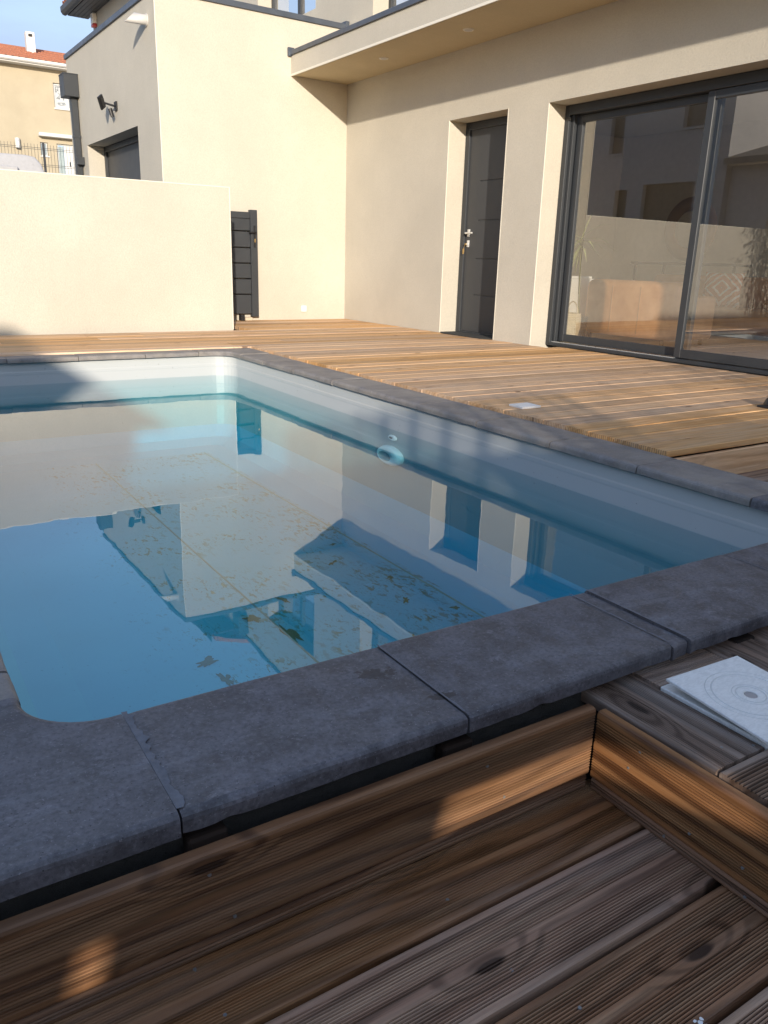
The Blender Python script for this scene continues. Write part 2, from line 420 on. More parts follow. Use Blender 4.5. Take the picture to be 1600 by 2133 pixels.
def ob(name, mb, mats, parent=None, pool=False, base=None, weld=False, smooth=False, me=None, **k):
    """mesh coordinates are absolute in the thing's frame; local origin = parent's base (or `base`)"""
    b = Vector(base) if base is not None else (BASE.get(parent.name, Vector((0, 0, 0))) if parent else Vector((0, 0, 0)))
    if me is None:
        mb.v = [tuple(Vector(v)-b) for v in mb.v]
        me = mesh(name, mb, mats, weld, smooth)
    o = bpy.data.objects.new(name, me); COL.objects.link(o)
    if parent:
        o.parent = parent
        if base is not None: o.location = b-BASE.get(parent.name, Vector((0, 0, 0)))
        BASE[o.name] = b
    else:
        o.location = W(*b) if pool else b
        if pool: o.rotation_euler = (0, 0, TH)
        BASE[o.name] = b
    return tag(o, **k)

def wallgrid(us, vs, t0, t1, holes, axis, mb=None):
    "wall slab with rectangular openings. axis 0: plane X, u=Y ; axis 1: plane Y, u=X ; v=Z"
    mb = mb or MB()
    U = sorted(set(list(us)+[h[i] for h in holes for i in (0, 1)])); V = sorted(set(list(vs)+[h[i] for h in holes for i in (2, 3)]))
    def solid(i, j):
        if i < 0 or j < 0 or i >= len(U)-1 or j >= len(V)-1: return False
        cu = (U[i]+U[i+1])/2; cv = (V[j]+V[j+1])/2
        return not any(h[0] < cu < h[1] and h[2] < cv < h[3] for h in holes)
    P = (lambda t, u, v: (t, u, v)) if axis == 0 else (lambda t, u, v: (u, t, v))
    for i in range(len(U)-1):
        for j in range(len(V)-1):
            if not solid(i, j): continue
            a, b, c, d = U[i], U[i+1], V[j], V[j+1]
            for t in (t0, t1): mb.add([P(t, a, c), P(t, b, c), P(t, b, d), P(t, a, d)], [(0, 1, 2, 3)])
            for (di, dj, e) in ((-1, 0, ((a, c), (a, d))), (1, 0, ((b, c), (b, d))), (0, -1, ((a, c), (b, c))), (0, 1, ((a, d), (b, d)))):
                if not solid(i+di, j+dj):
                    (u1, v1), (u2, v2) = e
                    mb.add([P(t0, u1, v1), P(t0, u2, v2), P(t1, u2, v2), P(t1, u1, v1)], [(0, 1, 2, 3)])
    return mb

# ================================================================== SETTING: ground
g = MB()
HX0, HX1, HY0, HY1 = .0, 2.70, 1.12, 6.60
xs = [-60, -12, HX0, HX1, 8, 80]; ys = [-60, -3, HY0, HY1, 14, 24, 30, 42, 160]
def gz(y): return -.40 if y <= 13 else (-.40+1.5*(y-13)/11 if y < 24 else (1.1+1.1*(y-24)/6 if y < 30 else (2.2+1.4*(y-30)/12 if y < 42 else 3.6)))
ys = [-60, -3, HY0, HY1, 13, 24, 30, 42, 160]
for i in range(len(xs)-1):
    for j in range(len(ys)-1):
        if xs[i] >= HX0 and xs[i+1] <= HX1 and ys[j] >= HY0 and ys[j+1] <= HY1: continue
        g.add([(xs[i], ys[j], gz(ys[j])), (xs[i+1], ys[j], gz(ys[j])), (xs[i+1], ys[j+1], gz(ys[j+1])), (xs[i], ys[j+1], gz(ys[j+1]))], [(0, 1, 2, 3)])
ob('ground', g, GRAVEL, kind='structure')
g = MB().box(-6, -.20, .95, 6.62, -.39, -.075)
ob('gravel_bed', g, GRAVEL, kind='structure')
g = MB().box(-6, 3.3, 8.25, 9.05, -.39, -.02)
ob('side_path', g, GRAVEL, kind='structure')

# ================================================================== POOL
pool = empty('swimming_pool', (1.33, 3.8, 0), pool=True, kind='structure')
def rrect(x0, x1, y0, y1, r, n=8):
    pts = []
    for cx, cy, a0 in ((x1-r, y0+r, -90), (x1-r, y1-r, 0), (x0+r, y1-r, 90), (x0+r, y0+r, 180)):
        for i in range(n+1):
            a = R(a0+90*i/n); pts.append((cx+r*math.cos(a), cy+r*math.sin(a)))
    return pts
PX0, PX1, PY0, PY1 = .105, 2.525, 1.195, 6.325
ZWAT = -.197
def ring(inset, z, r=.16):
    return [(x, y, z) for x, y in rrect(PX0+inset, PX1-inset, PY0+inset, PY1-inset, max(.03, r-inset*.4))]
LINER_B = liner_mat('water_dimmed_gelcoat', False, ((.27, .31, .32), (.32, .36, .37)))  # gelcoat darkened under water, its colour offsets sun that enters unrefracted
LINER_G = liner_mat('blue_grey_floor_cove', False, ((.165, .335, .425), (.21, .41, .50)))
prof = [(0, -.036), (.001, -.10), (.003, -.108), (.003, -.122), (.002, -.13), (.003, -.20), (.012, -.45), (.03, -.60), (.09, -.69), (.20, -.735), (.36, -.75)]
lin = MB(); prev = None
for ins, z in prof:
    rg = ring(ins, z); o = len(lin.v); lin.v += rg
    if prev is not None:
        n_ = len(rg)
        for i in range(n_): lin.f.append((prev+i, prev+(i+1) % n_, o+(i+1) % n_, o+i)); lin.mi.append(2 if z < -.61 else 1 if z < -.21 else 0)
    prev = o
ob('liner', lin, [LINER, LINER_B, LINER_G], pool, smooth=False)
fl = MB(); rg = ring(.36, -.75); fl.add(rg, [tuple(range(len(rg)))])
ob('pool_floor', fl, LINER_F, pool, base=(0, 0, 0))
for xx in (1.30, 2.13):
    rb = MB().prism([(xx-.005, -.7495), (xx-.002, -.745), (xx+.002, -.745), (xx+.005, -.7495)], 1, PY0+.38, PY1-.38)
    ob('floor_rib', rb, RIB, pool)
ALG = plain('olive_algae', (.13, .115, .045), .9, var=.4, scale=60)
def patch(cx, cy, rx, ry, ang, seed):
    mb = MB(); n_ = 40; vs = []
    for i in range(n_):
        a = 2*math.pi*i/n_; k_ = .75+.9*mnoise.noise(Vector((math.cos(a)*1.7, math.sin(a)*1.7, seed)))+.18*mnoise.noise(Vector((math.cos(a)*6, math.sin(a)*6, seed)))
        x, y = rx*k_*math.cos(a), ry*k_*math.sin(a)
        vs.append((cx+x*math.cos(ang)-y*math.sin(ang), cy+x*math.sin(ang)+y*math.cos(ang), -.7485))
    mb.add(vs, [tuple(range(n_))]); ob('algae_patch', mb, ALG, pool, base=(cx, cy, -.7485))
for a in ((.935, 2.66, .055, .035, .5, 1), (.945, 2.50, .022, .055, .1, 2), (1.235, 2.93, .05, .03, 2.2, 3), (1.31, 2.73, .03, .13, .1, 4), (1.44, 3.05, .02, .05, .3, 5),
          (2.02, 3.05, .03, .016, .4, 6), (1.93, 2.78, .035, .018, 1.0, 7), (2.08, 2.60, .03, .02, .2, 8), (1.86, 3.35, .04, .014, .6, 9), (2.0, 3.6, .035, .012, .3, 10), (1.75, 2.45, .022, .013, .9, 11)):
    patch(*a)
# concrete shell round the basin
sh = MB()
for a, b, z0, z1 in ((.03, .03, -.9, -.041),):
    outer = [(x, y) for x, y in rrect(PX0-.17, PX1+.155, PY0-.238, PY1+.16, .04)]
    inner = [(x, y) for x, y in rrect(PX0-.004, PX1+.004, PY0-.004, PY1+.004, .16)]
    n_ = len(outer)
    vs = [(x, y, z1) for x, y in outer]+[(x, y, z1) for x, y in inner]+[(x, y, z0) for x, y in outer]+[(x, y, z0) for x, y in inner]
    fs = []
    for i in range(n_):
        j = (i+1) % n_
        fs += [(i, j, n_+j, n_+i), (i, j, 2*n_+j, 2*n_+i), (n_+i, n_+j, 3*n_+j, 3*n_+i)]
    sh.add(vs, fs)
ob('concrete_shell', sh, CONC, pool)
wt = MB(); top = [(x, y, ZWAT) for x, y in rrect(PX0-.002, PX1+.002, PY0-.002, PY1+.002, .16)]
bot = [(x, y, -.80) for x, y, z in top]; n_ = len(top)
wt.add(top+bot, [tuple(range(n_)), tuple(range(n_, 2*n_))[::-1]]+[(i, (i+1) % n_, n_+(i+1) % n_, n_+i) for i in range(n_)])
ob('water', wt, WATER, pool=True, kind='structure')

# coping slabs
COP = coping_mat('coping_concrete', sunlit_dust=.62)  # paler than the near slabs: sunlight painted in along with dust
_s1 = W(.60, 1.155); _s2 = W(.70, .965)
def pt(p): return p
STAINS = [(.735, 1.115, .045, .022, .3), (.80, .985, .035, .014, .2)]
COPN = coping_mat('coping_concrete_near', STAINS)
def slab(name, p0, p1, q0, q1, zoff=0, nose_in=.016, nose_out=.007, mat=COP, seg=14, seed=0, t=.037):
    """p0->p1 inner edge, q0->q1 outer edge (pool frame). rounded noses, chipped lower arris"""
    p0, p1, q0, q1 = map(Vector, (p0, p1, q0, q1))
    wd = (q0-p0).length
    prof = []
    r_ = nose_in
    for a in range(0, 5):
        an = R(90*a/4); prof.append(((r_-r_*math.cos(R(90)-an*1.0+0)) if False else r_*(1-math.sin(an)), -t+.006 if a == -1 else -r_*(1-math.cos(an))))
    prof = [(r_*.35, -t), (0, -t+.005), (0, -r_)]+[(r_*(1-math.cos(R(22.5*i))), -r_*(1-math.sin(R(22.5*i)))) for i in range(1, 5)]
    ro = nose_out
    prof += [(wd*.33, 0), (wd*.66, 0)]
    prof += [(wd-ro*(1-math.sin(R(30*i))) if False else wd-ro+ro*math.sin(R(30*i)), -ro*(1-math.cos(R(30*i)))) for i in range(0, 4)]
    prof += [(wd, -t+.003), (wd-.004, -t)]
    mb = MB(); n = len(prof)
    mid = (p0+p1+q0+q1)/4
    rows = []
    for s_ in range(seg+1):
        f = s_/seg; a = p0.lerp(p1, f); b = q0.lerp(q1, f); d = (b-a).normalized(); rw = (b-a).length/wd
        e = min(f, 1-f)*(p1-p0).length
        edge = -.0016 if (s_ in (0, seg)) else 0
        row = []
        for i, (u, z) in enumerate(prof):
            pos = a+d*u*rw; zz = z
            q = Vector((pos.x*9, pos.y*9, seed*3.1))
            nz_ = mnoise.noise(q*1.0)*.0014+mnoise.noise(q*5)*.0007
            if i >= n-2 or i <= 1:
                ch = mnoise.noise(Vector((pos.x*31, pos.y*31, seed+9)))
                zz += max(0, ch-.2)*.006 + mnoise.noise(q*9)*.0015
                pos = pos+d*(-1 if i >= n-2 else 1)*max(0, ch-.25)*.003
            elif z < -.001: pos = pos+d*nz_*1.2
            else: zz += nz_*.7
            if edge and z > -.004: zz += edge
            row.append((pos.x, pos.y, zz+zoff))
        rows.append(row)
    for r__ in rows: mb.v += r__
    for s_ in range(seg):
        for i in range(n):
            j = (i+1) % n; mb.f.append((s_*n+i, s_*n+j, (s_+1)*n+j, (s_+1)*n+i)); mb.mi.append(0)
    mb.f.append(tuple(range(n))[::-1]); mb.f.append(tuple(range(seg*n, (seg+1)*n))); mb.mi += [0, 0]
    return ob(name, mb, mat, pool, base=(mid.x, mid.y, 0), smooth=False)
CI0, CI1, CJ0, CJ1 = .135, 2.492, 1.225, 6.283        # inner line of coping
CO0, CO1, CP0, CP1 = -.165, 2.742, .921, 6.515         # outer line
G = .0022
# near run
xsn = [.275, .782, 1.318, 1.372, 1.896, 2.19]
for i in range(len(xsn)-1):
    a, b = xsn[i]+G, xsn[i+1]-G
    zo = (0, .001, -.0025, .0015, 0)[i]
    slab('coping_slab', (a, CJ0+.002*(i % 2)), (b, CJ0), (a, CP0-.002*(i % 2)), (b, CP0+.003*(i % 3)), zo, .012, .012, COPN, 22 if i != 2 else 4, seed=i+1, t=.036)
# right run
ysr = [1.53, 2.03, 2.518, 3.035, 3.55, 4.04, 4.52, 5.09, 5.60, 6.03]
for i in range(len(ysr)-1):
    a, b = ysr[i]+G, ysr[i+1]-G; zo = random.uniform(-.0015, .0015)
    slab('coping_slab', (CI1+random.uniform(-.004, .004), a), (CI1+random.uniform(-.004, .004), b), (CO1, a), (CO1, b), zo, .018, .004, COP, 12, seed=20+i)
# far run
xsf = [-.1+.0, .33, .82, 1.31, 1.81, 2.24]
for i in range(len(xsf)-1):
    a, b = xsf[i]+G, xsf[i+1]-G; zo = random.uniform(-.0015, .0015)
    slab('coping_slab', (a, CJ1+random.uniform(-.003, .003)), (b, CJ1+random.uniform(-.003, .003)), (a, CP1), (b, CP1), zo, .018, .004, COP, 12, seed=40+i)
# left run
ysl = [1.475, 1.98, 2.49, 3.0, 3.5, 4.0, 4.5, 5.0, 5.5, 6.0]
slab('coping_slab', (CI0+.002, 1.362+G), (CI0+.002, 1.475-G), (CO0, 1.362+G), (CO0, 1.475-G), -.002, .014, .004, COP, 5, seed=61)
for i in range(len(ysl)-1):
    slab('coping_slab', (CI0, ysl[i]+G), (CI0, ysl[i+1]-G), (CO0, ysl[i]+G), (CO0, ysl[i+1]-G), random.uniform(-.001, .001), .014, .004, COP, 10, seed=62+i)
# corner slabs: L-shaped blocks with a rounded inner corner
def corner(cx, cy, sx, sy, ax, ay, r=.12, zoff=.002, mat=COP, nose=.014, t=.037, onose=.012):
    """(cx,cy) outer corner ; inner lines at ax (x) and ay (y); arms end at ex,ey"""
    ex, ey, ix, iy = sx, sy, ax, ay
    dx = 1 if ex > cx else -1; dy = 1 if ey > cy else -1
    cc = (ix+dx*r, iy+dy*r)
    inner = [(ex, iy)]
    for k in range(0, 11):
        a = R(9*k); inner.append((cc[0]-dx*r*math.sin(a), cc[1]-dy*r*math.cos(a)))
    inner.append((ix, ey))
    # outer polyline matched point for point
    outer = []
    m = len(inner)
    for k in range(m):
        if k == 0: outer.append((ex, cy))
        elif k == m-1: outer.append((cx, ey))
        else:
            f = (k-1)/(m-3)
            if f < .5: outer.append((cc[0]+(cx-cc[0])*(f*2), cy))
            else: outer.append((cx, cc[1]+(cy-cc[1])*((1-f)*2)))
    mb = MB(); rows = []
    steps = [(0, -t), (0, -nose)]+[('n', i) for i in range(1, 5)]+[('f', .25), ('f', .5), ('f', .75)]+[('o', i) for i in range(0, 4)]+[(1, -t)]
    n = len(steps)
    for k in range(m):
        a = Vector(inner[k]); b = Vector(outer[k]); L_ = (b-a).length; d = (b-a)/L_
        row = []
        for st in steps:
            if st[0] == 'n': u = nose*(1-math.cos(R(22.5*st[1]))); z = -nose*(1-math.sin(R(22.5*st[1])))
            elif st[0] == 'f': u = L_*st[1]; z = 0
            elif st[0] == 'o': u = L_-onose+onose*math.sin(R(30*st[1])); z = -onose*(1-math.cos(R(30*st[1])))
            else: u = L_*st[0]; z = st[1]
            p = a+d*u; q = Vector((p.x*9, p.y*9, 5.5))
            z += mnoise.noise(q)*.0012+mnoise.noise(q*6)*.0006
            row.append((p.x, p.y, z+zoff))
        rows += row
    mb.v = rows
    for k in range(m-1):
        for i in range(n):
            j = (i+1) % n; mb.f.append((k*n+i, k*n+j, (k+1)*n+j, (k+1)*n+i)); mb.mi.append(0)
    mb.f.append(tuple(range(n))[::-1]); mb.f.append(tuple(range((m-1)*n, m*n))); mb.mi += [0, 0]
    return ob('corner_slab', mb, mat, pool, base=((ix+cx)/2, (iy+cy)/2, 0))
corner(CO0, CP0-.004, .275-G, 1.362-G, CI0, CJ0, .12, .003, COPN, t=.036)
corner(CO1, CP0, 2.19+G, 1.53-G, CI1, CJ0, .12, .0, COPN, t=.036)
corner(CO1, CP1, 2.24+G, 6.03+G, CI1, CJ1, .15, .002, onose=.004)
corner(CO0, CP1, -.1-G-.0 if False else .33-.435, 6.0+G, CI0, CJ1, .15, .001, onose=.004) if False else None
# mortar under near coping overhang and timber packing blocks
for (xa, xb) in ((.285, .345), (.735, .80), (1.55, 1.62)):
    ob('packing_block', MB().bbox(xa, xb, .925, .953, -.125, -.053), W_NEARG, pool, base=(xa, .93, -.1))

SMEAR = coping_mat('pale_mortar_film', sunlit_dust=.0)
def smear(x0, y0, x1, y1, w0, seed, dens=.75):
    rg = random.Random(seed); mb = MB(); n_ = 90
    d = Vector((x1-x0, y1-y0)); nrm = Vector((-d.y, d.x)).normalized()
    run = []
    for i in range(n_+1):
        f = i/n_; c = Vector((x0, y0))+d*f
        wl = w0*(.45+.9*abs(mnoise.noise(Vector((f*5, seed, 0))))+.3*mnoise.noise(Vector((f*23, seed, 3)))); wr = .0015
        run.append(((c.x-nrm.x*wr, c.y-nrm.y*wr), (c.x+nrm.x*wl, c.y+nrm.y*wl)))
    o = 0
    for i, (a, b) in enumerate(run): mb.v += [(a[0], a[1], .0022), (b[0], b[1], .0012)]
    for i in range(n_):
        mb.f.append((2*i, 2*i+1, 2*i+3, 2*i+2)); mb.mi.append(0)
    o_ = ob('mortar_smear', mb, MORTAR, pool, base=(x0, y0, 0)); return o_
MORTAR = plain('mortar_film', (.13, .14, .165), .7, var=.45, bump=.3, scale=60)
smear(.275, 1.222, .275, .935, .020, 3)
smear(.782, 1.222, .782, .935, .006, 4)
smear(1.318, 1.222, 1.318, .935, .007, 5)
smear(1.372, 1.222, 1.372, .935, .010, 6)
smear(1.896, 1.222, 1.896, .935, .006, 7)

# pool light and inlet on the right-hand wall
def disc_stack(cy, cz, x, rings, mats, name, parent, n=28, base=None):
    """rings: [(radius_y, radius_z, dx, mat)] lathe facing -X"""
    mb = MB(); prev = None
    for (r1, r2, dx, oy, oz, mi) in rings:
        o = len(mb.v)
        mb.v += [(x-dx, cy+oy+r1*math.cos(2*math.pi*i/n), cz+oz+r2*math.sin(2*math.pi*i/n)) for i in range(n)]
        if prev is not None:
            for i in range(n): mb.f.append((prev+i, prev+(i+1) % n, o+(i+1) % n, o+i)); mb.mi.append(mi)
        prev = o
    mb.f.append(tuple(range(prev, prev+n))); mb.mi.append(rings[-1][5])
    return ob(name, mb, mats, parent, smooth=True, base=base or (x, cy, cz))
PLG = plain('pale_blue_grey_plastic', (.74, .76, .75), .3)
disc_stack(3.825, -.352, 2.516, [(.130, .058, 0, 0, 0, 0), (.130, .058, .012, 0, 0, 0), (.120, .052, .030, 0, 0, 0), (.098, .042, .036, .008, -.002, 0), (.066, .028, .034, .030, -.008, 0), (.060, .024, .024, .030, -.008, 1)], [PLG, plain('lamp_lens', (.30, .36, .38), .2)], 'pool_light', pool)
disc_stack(3.82, -.245, 2.518, [(.044, .017, 0, 0, 0, 0), (.044, .017, .006, 0, 0, 0), (.034, .012, .013, 0, 0, 0), (.018, .006, .014, .004, 0, 0), (.014, .005, .006, .004, 0, 1)], [PLG, BLACK], 'inlet_nozzle', pool)
disc_stack(2.02, 0, 0, [(.03, .02, 0, 0, 0, 0)], [PLG], 'x', pool) if False else None

# ================================================================== TIMBER
def plank_prof(wd, t, r=.004, grooves=None, gd=.0024):
    """closed (y,z) profile, top at z=0, y from 0..wd ; returns profile, material per edge"""
    p = [(r, -t), (0, -t+r), (0, -r), (r*.3, -r*.3), (r, 0)]; m = [0]*5
    if grooves:
        for (a, b, k) in grooves:
            pitch = (b-a)/k
            for i in range(k):
                y = a+pitch*i
                p += [(y, 0), (y+pitch*.16, -gd), (y+pitch*.46, -gd), (y+pitch*.62, 0)]; m += [0, 1, 0, 0]
    p += [(wd-r, 0), (wd-r*.3, -r*.3), (wd, -r), (wd, -t+r), (wd-r, -t)]; m += [0]*5
    return p, m
GR = [(.012, .064, 11), (.081, .133, 11)]
GR2 = [(.010, .135, 19)]
_plank_cache = {}
def plank(parent, x0, x1, y0, z, wd=.145, t=.028, mats=None, grooves=None, direction='x', name='plank', r=.004, tilt=0.0):
    """direction x: runs along x from x0..x1, starting at y0. direction y: runs along y from x0..x1 (values are y), starting at x=y0"""
    L_ = round(x1-x0, 3); key = (L_, round(wd, 3), t, tuple(grooves) if grooves else None, mats[0].name)
    me = _plank_cache.get(key)
    if me is None:
        pr, mi = plank_prof(wd, t, r, grooves)
        mb = MB().prism(pr, 0, 0, L_, mi)
        me = mesh('plank', mb, mats); _plank_cache[key] = me
    o = bpy.data.objects.new(name, me); COL.objects.link(o); o.parent = parent
    pb = BASE[parent.name]
    if direction == 'x': o.location = Vector((x0, y0, z))-pb; o.rotation_euler = (tilt, 0, 0)
    else: o.location = Vector((y0+wd, x0, z))-pb; o.rotation_euler = (tilt, 0, R(90))
    return o
def fx(y): return 5.411+y*0.01633*0-0.0    # placeholder, walls handled below
# terrace ------------------------------------------------------------
terr = empty('terrace', (4, 5, 0), pool=True, kind='structure')
ZT = .013
def wall_x(y):  # pool-frame x at which the long wall's outer face lies
    return 5.416/math.cos(TH)+y*math.tan(TH)*1.0 if False else (5.416+y*math.sin(TH))/math.cos(TH)
def wall_y(x, yy):  # pool-frame y of a world Y plane
    return (yy-x*math.sin(TH))/math.cos(TH)
TM = [W_TERR, W_TERR]
y = 2.100; k = 0
while y < 9.32:
    wd = .1445
    y1 = y+wd
    if y1 < 6.53:
        xe = wall_x(y)-.006
        inwin = 2.75 < y+.07 < 5.60
        plank(terr, 2.760+random.uniform(0, .005), xe+(0 if not inwin else .17), y, ZT+random.uniform(-.0012, .0012), wd, mats=TM)
    else:
        wl = wall_y(0, 7.983)
        xe = wall_x(y)-.006
        inlow = y1 < wl-.02
        xs0 = -3.4 if inlow else 3.40
        if y1 > wall_y(4.5, 9.138)-.01:
            wd2 = wall_y(4.5, 9.138)-.02-y
            if wd2 > .03: plank(terr, xs0, xe, y, ZT, round(wd2, 3), mats=TM)
            break
        x = xs0
        cuts = []
        if inlow:
            c = random.uniform(-1.5, 1.8)
            cuts = [c, c+random.uniform(1.9, 2.4)]
        last = xs0
        for c in cuts+[xe]:
            if c > last+.3: plank(terr, last, c-.002, y, ZT+random.uniform(-.0012, .0012), wd, mats=TM); last = c+.002
    y += .1497; k += 1
# terrace riser at its near end and the lower boards beyond it
plank(terr, 2.765, wall_x(2)-.01, 2.093, ZT-.032, .145, .022, mats=TM, tilt=R(-90)) if False else None
rz_ = MB().bbox(2.765, wall_x(2)-.01, 2.088, 2.110, -.170, -.022, .004)
ob('riser_board', rz_, W_TERR, terr, base=(2.765, 2.1, -.1))
for i in range(7):
    plank(terr, 2.765, wall_x(1.5)-.01, 1.930-.1497*i, -.132, .145, mats=[W_SKIM, W_SKIM])
ob('gap_backing', MB().box(2.78, 5.3, 2.2, 6.4, -.30, -.06), DARKGAP, terr)  # solid dark box below the boards, stands in for gap shade
ob('gap_backing', MB().box(-3.4, 5.2, 6.56, 7.9, -.30, -.06), DARKGAP, terr)
ob('gap_backing', MB().box(3.42, 5.2, 7.92, 9.0, -.30, -.06), DARKGAP, terr)
ob('gap_backing', MB().box(2.78, 5.3, .2, 2.08, -.38, -.19), DARKGAP, terr)

# near sunken deck ------------------------------------------------------
near = empty('lower_deck', (.6, .6, -.23), pool=True, kind='structure')
NM = [W_NEAR, W_NEARG]
ZL = -.232
for i, yy in enumerate((.762, .604, .446, .288, .130, -.028, -.186, -.344)):
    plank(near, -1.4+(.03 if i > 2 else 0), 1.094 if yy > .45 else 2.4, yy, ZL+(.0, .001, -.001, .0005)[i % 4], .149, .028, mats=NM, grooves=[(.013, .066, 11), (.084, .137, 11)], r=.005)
ob('gap_backing', MB().box(-1.4, 2.4, -.5, .87, -.385, -.268), DARKGAP, near)
step = empty('step_edge', (1.05, .88, -.06), pool=True, kind='structure')
FM = [W_FASC, W_NEARG]
def upright(parent, x0, x1, yface, ztop, facing, h=.145, t=.026, name='fascia_board', mats=FM, gr=None):
    gr = gr or [(.015, .066, 9), (.080, .132, 9)]
    pr, mi = plank_prof(h, t, .006, gr)
    mb = MB().prism(pr, 0, 0, x1-x0, mi); me = mesh(name, mb, mats)
    o = bpy.data.objects.new(name, me); COL.objects.link(o); o.parent = parent
    pb = BASE[parent.name]
    if facing == '-y':   # local y -> -z , local z(top) -> -y
        o.matrix_local = Matrix.Translation(Vector((x0, yface, ztop))-pb) @ Matrix(((1, 0, 0, 0), (0, 0, 1, 0), (0, -1, 0, 0), (0, 0, 0, 1))) @ Matrix.Scale(-1, 4, (0, 0, 1)) if False else Matrix.Translation(Vector((x0, yface, ztop-h))-pb) @ Matrix.Rotation(R(90), 4, 'X')
    else:                # face -x, runs along y
        o.matrix_local = Matrix.Translation(Vector((yface, x1, ztop-h))-pb) @ Matrix.Rotation(R(-90), 4, 'Z') @ Matrix.Rotation(R(90), 4, 'X')
    return o
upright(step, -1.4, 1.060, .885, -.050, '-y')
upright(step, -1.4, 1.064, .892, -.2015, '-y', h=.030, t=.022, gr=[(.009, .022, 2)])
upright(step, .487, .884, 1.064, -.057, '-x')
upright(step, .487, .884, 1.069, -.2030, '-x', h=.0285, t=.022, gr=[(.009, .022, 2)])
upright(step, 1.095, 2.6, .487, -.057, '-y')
# skimmer deck boards
SM = [W_SKIM, W_NEARG]
ZS = -.056
skd = empty('skimmer_deck', (1.5, .75, ZS), pool=True, kind='structure')
plank(skd, .652, 1.0, 1.0965, ZS, .137, mats=SM, grooves=[(.010, .056, 9), (.074, .127, 10)], direction='y')
plank(skd, 1.243, 1.462, .886, ZS, .10, mats=SM, grooves=[(.010, .09, 13)])
for i in range(5):
    plank(skd, .652, 1.0, 1.466+.149*i, ZS+.0005*(i % 2), .144, mats=SM, grooves=[(.012, .064, 11), (.081, .133, 11)], direction='y')
plank(skd, 1.1, 2.6, .500, ZS, .147, mats=SM, grooves=[(.010, .137, 18)])
ob('gap_backing', MB().box(1.10, 2.6, .51, .93, -.38, -.09), DARKGAP, skd)
# screws
ZINC = plain('zinc_screw', (.26, .26, .26), .45, .5)
def screws(parent, pts, axis):
    for (x, y_, z) in pts:
        mb = MB()
        d = Vector({'z': (0, 0, 1), '-y': (0, -1, 0), '-x': (-1, 0, 0)}[axis])
        c = Vector((x, y_, z)); mb.tube(c-d*.002, c+d*.0004, .0030, .0027, 10)
        mb.tube(c+d*.0004, c+d*.0009, .0012, .001, 6)
        ob('screw', mb, ZINC, parent, base=(x, y_, z))
screws(step, [(.30, .885, -.085), (.335, .885, -.175), (.80, .885, -.085), (.845, .885, -.165)], '-y')
screws(step, [(1.064, .80, -.13), (1.064, .66, -.175), (1.064, .78, -.085), (1.064, .56, -.17), (1.069, .71, -.218), (1.069, .55, -.222)], '-x')
screws(near, [(.66, .80, ZL), (.66, .645, ZL), (.70, .55, ZL), (.62, .49, ZL), (.28, .79, ZL), (.27, .88, ZL)], 'z')
screws(skd, [(1.165, .69, ZS), (1.22, .665, ZS), (1.20, .60, ZS)], 'z')
# dried paint fleck caught on a lower board
fk = MB()
for (cx, cy, r_) in ((.823, .447, .004), (.829, .450, .003), (.818, .453, .0028), (.826, .441, .0024)):
    fk.add([(cx+r_*math.cos(a)*random.uniform(.6, 1.2), cy+r_*math.sin(a)*random.uniform(.6, 1.3), ZL+.0022) for a in [i*.9 for i in range(7)]], [tuple(range(7))])
ob('paint_fleck', fk, WHITE, pool=True, base=(.823, .447, ZL), label='tiny white paint fleck dried on a dark lower deck board', cat='paint fleck')

# ================================================================== HOUSE
XW, YF, XG = 5.416, 9.138, 3.104
house = empty('house', (5.6, 5, 0), label='cream stucco modern house with flat canopy and dark grey joinery', cat='house')
holes = [(6.207, 7.10, -.6, 2.118), (2.75, 5.678, -.6, 2.101), (7.2, 8.6, 3.05, 5.0), (9.93, 11.6, 3.7, 4.85), (16.4, 17.4, 3.9, 4.9)]
ob('long_wall', wallgrid((-2.5, 12.72), (-.45, 5.68), XW, XW+.31, holes[:-1], 0), STUCCO, house, weld=True)
ob('rear_upper_wall', MB().box(XW+.002, XW+.31, 12.722, 20.0, 3.0, 5.66), STUCCO, house)
ob('end_wall', wallgrid((XW+.312, 11.5), (-.4, 5.68), -2.5, -2.2, [(6.0, 11.0, .02, 2.55)], 1), STUCCO, house, weld=True)  # opening invented out of view so sun reaches the living room
ob('garage_block', wallgrid((YF, 12.98), (-.4, 3.345), XG, XG+.3, [(9.912, 12.171, -.4, 2.133)], 0), STUCCO, house, weld=True)
ob('garage_block', MB().box(XG+.30, XW-.001, YF, YF+.3, -.4, 3.345), STUCCO, house)
ob('garage_block', MB().box(XG+.302, XW+.3, 12.68, 12.98, -.4, 3.345), STUCCO, house)
ob('flat_roof', MB().box(XG+.302, XW-.002, YF+.302, 12.678, 3.05, 3.15), GRAVEL, house)
ob('flat_roof', MB().box(XW+.312, 11.5, -2.5, 12.7, 5.35, 5.5), GRAVEL, house)
# parapet cappings (folded metal, slight overhang)
def capping(x0, x1, y0, y1, z, name='parapet_capping', up=.045, drop=.045):
    mb = MB().bbox(x0-.022, x1+.022, y0-.022, y1+.022, z-drop, z+up*.3, .003)
    ob(name, mb, METAL_TOP, house)
capping(XG, XG+.30, YF, 12.98, 3.352)
capping(XG+.345, XW-.03, YF, YF+.30, 3.352)
capping(XW, XW+.31, -2.5, 12.72, 5.69)
ob('parapet_capping', MB().bbox(XW-.05, XW-.001, YF-.035, YF+.335, 3.285, 3.395, .003), METAL_TOP, house)
